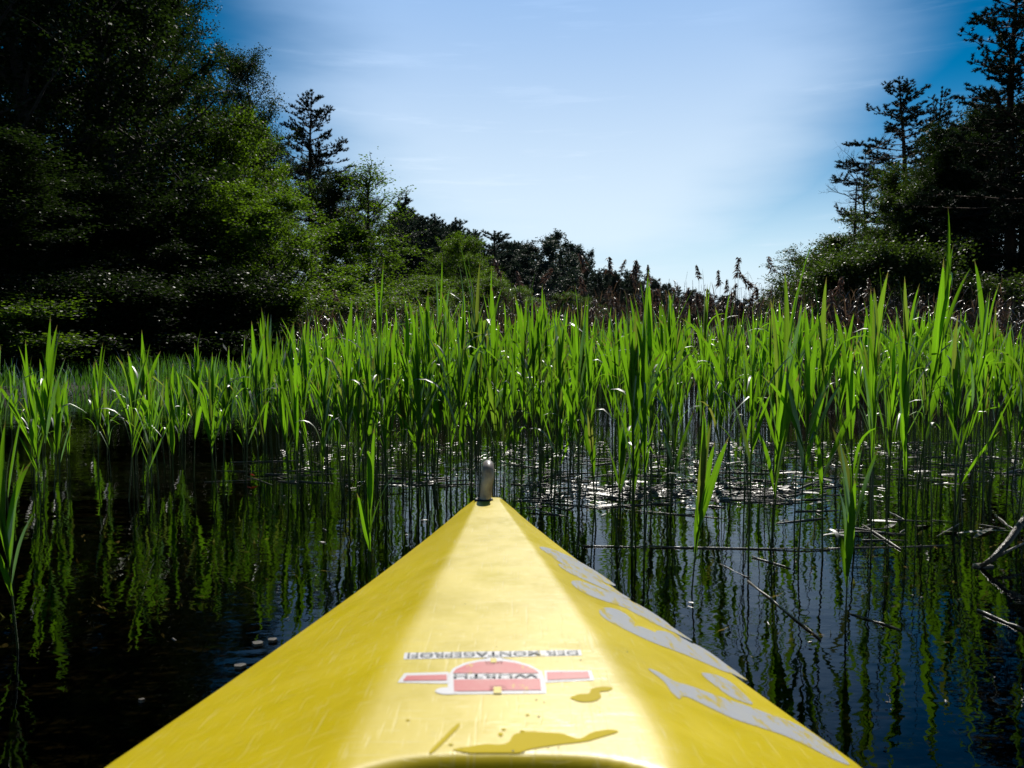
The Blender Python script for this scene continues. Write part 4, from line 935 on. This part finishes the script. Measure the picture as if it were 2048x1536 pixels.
for i in range(60):
    x, y = litter_pos(); ln = g.uniform(0.06, 0.2)
    o = link('floating_leaf', fl, None, (x, y, 0.004 + g.uniform(0, 0.006)), (R(g.normal() * 8), R(g.normal() * 5), g.uniform(-0.8, 0.8) + math.pi * (i % 2)), (ln, 0.25, ln))
    tag(o, 'pale dead reed leaf floating among the litter between the stems', 'floating leaf', 'dead leaves in the floating litter')
# fine scraps: countless small wet chips
n = 3000; XY = []
while len(XY) < n:
    u = g.random()
    if u < 0.55: px, py = g.uniform(1000, 2120), 885 + g.exponential(34)
    elif u < 0.75: px, py = g.uniform(560, 1050), 885 + g.exponential(32)
    elif u < 0.985: px, py = g.uniform(1040, 1600), g.normal(985, 12)
    else: px, py = g.uniform(-60, 2120), g.uniform(900, 1500)
    if py < 872: continue
    XY.append(on_water(px, py))
XY = np.array(XY); XY = XY[~((np.abs(XY[:, 0] + 0.03) < 0.44) & (XY[:, 1] < Y_TIP + 0.05))]; n = len(XY)
C = np.stack([XY[:, 0], XY[:, 1], g.uniform(0.002, 0.008, n)], 1)
az = g.normal(size=n) * 0.7; ln = (g.uniform(0.003, 0.022, n) * np.clip(XY[:, 1] / 3.2, 0.15, 1) ** 1.5)[:, None]; wd = g.uniform(0.0012, 0.0032, n)[:, None]
a_ = np.stack([np.cos(az), np.sin(az), g.normal(size=n) * 0.1], 1); up = np.stack([g.normal(size=n) * 0.15, -np.abs(g.normal(size=n)) * 0.3, np.ones(n)], 1)
b_ = np.cross(up, a_); b_ /= np.linalg.norm(b_, axis=1)[:, None]; up = np.cross(a_, b_) * 0.0022
V = np.stack([C - a_ * ln - b_ * wd, C + a_ * ln - b_ * wd, C + a_ * ln + b_ * wd, C - a_ * ln + b_ * wd, C - a_ * ln * .8 + up, C + a_ * ln * .8 + up], 1).reshape(-1, 3); o_ = np.arange(n) * 6
me = mesh_np('litter', V, [np.concatenate([np.stack([o_, o_ + 1, o_ + 5, o_ + 4], 1), np.stack([o_ + 2, o_ + 3, o_ + 4, o_ + 5], 1)])], np.repeat(g.random(n), 6), smooth=True, mat=M['debris'])
tag(link('water_litter', me), 'scattered glinting scraps of dead reed on the water', 'litter', kind='stuff')
# water weed below the surface at right
g = np.random.default_rng(17); C = []
for (px, py, r_) in [(1700, 1140, 0.16), (1820, 1190, 0.2), (1640, 1180, 0.13), (1210, 1075, 0.1), (1150, 1085, 0.1), (1760, 1250, 0.16), (1900, 1110, 0.2), (1660, 1350, 0.12), (250, 1200, .2), (420, 1130, .2)]:
    x, y = on_water(px, py, -0.08); k = 420; C.append(np.stack([x + g.normal(size=k) * r_, y + g.normal(size=k) * r_ * 0.8, -0.012 - np.abs(g.normal(size=k)) * 0.04], 1))
V, Q, T = rhombi(np.concatenate(C), 0.028, 0.006, 0.6, g); tag(link('water_weed', mesh_np('water_weed', V, Q, T, mat=M['weed'])), 'yellow green weed just under the water surface at right', 'water weed', kind='stuff')
# driftwood branch at the right edge
r = link('driftwood', None, loc=(*on_water(2010, 1130), 0.0)); o0 = np.array(r.location)
def wpt(px, py, z=0.0): x, y = on_water(px, py, z); return np.array([x, y, z]) - o0
mb = MB(); mb.tube([wpt(1950, 1140, -0.01), wpt(1985, 1118, 0.03), wpt(2015, 1085, 0.07), wpt(2040, 1050, 0.11), wpt(2075, 1010, 0.16)], [0.006, 0.008, 0.009, 0.010, 0.012], 8, cap=True); link('branch', mb.build('branch', M['wood'], True), r)
mb = MB(); mb.tube([wpt(1985, 1118, 0.03), wpt(2020, 1100, 0.04), wpt(2060, 1080, 0.05)], [0.005, 0.004, 0.003], 6, cap=True); link('twig', mb.build('twig', M['wood'], True), r)
tag(r, 'dark forked branch sticking out of the water at the right edge', 'branch')
def chip(px, py, sx, sy, label, mat='debris', name='floating_chip', seed=0):
    g = random.Random(seed); x, y = on_water(px, py); bm = bmesh.new(); vs = []
    for k in range(11):
        a = k / 11 * 6.283; q = g.uniform(0.75, 1.15); vs.append(bm.verts.new((math.cos(a) * sx * q, math.sin(a) * sy * q, 0)))
    f_ = bm.faces.new(vs); e = bmesh.ops.extrude_face_region(bm, geom=[f_]); bmesh.ops.translate(bm, vec=(0, 0, 0.006), verts=[v for v in e['geom'] if isinstance(v, bmesh.types.BMVert)])
    bmesh.ops.recalc_face_normals(bm, faces=bm.faces[:]); me = bpy.data.meshes.new(name); bm.to_mesh(me); bm.free(); me.materials.append(M[mat])
    tag(link(name, me, None, (x, y, 0.0)), label, name.split('_')[1], None)
chip(1965, 1133, 0.03, 0.018, 'pale bark chip floating at the foot of the forked branch', seed=1)
chip(1685, 1073, 0.02, 0.014, 'small pale chip floating right of the nearest thin reed', seed=2)
chip(665, 1274, 0.014, 0.02, 'white petal floating by the left hull edge', seed=3)
for q, (px, py) in enumerate([(515, 1290), (480, 1335), (545, 1283)]): chip(px, py, 0.012, 0.009, ['pale scrap touching the left hull edge', 'brownish scrap lowest along the left hull edge', 'whitish scrap highest along the left hull edge'][q], seed=5 + q)
chip(284, 1404, 0.006, 0.004, 'tiny white fleck on the black water at lower left', seed=9)
V, Q, T = rhombi(np.array([[*on_water(505, 962), 0.03], [*on_water(512, 965), 0.02], [*on_water(498, 966), 0.02]]), 0.018, 0.012, 0.2, g)
tag(link('red_leaves', mesh_np('red_leaves', V, Q, T, mat=M['red_leaf'])), 'small red leaves at the water between the left reeds', 'leaves')
print('OBJECTS', len(bpy.data.objects), 'TRIS', sum(len(m.loops) - 2 * len(m.polygons) for m in bpy.data.meshes))
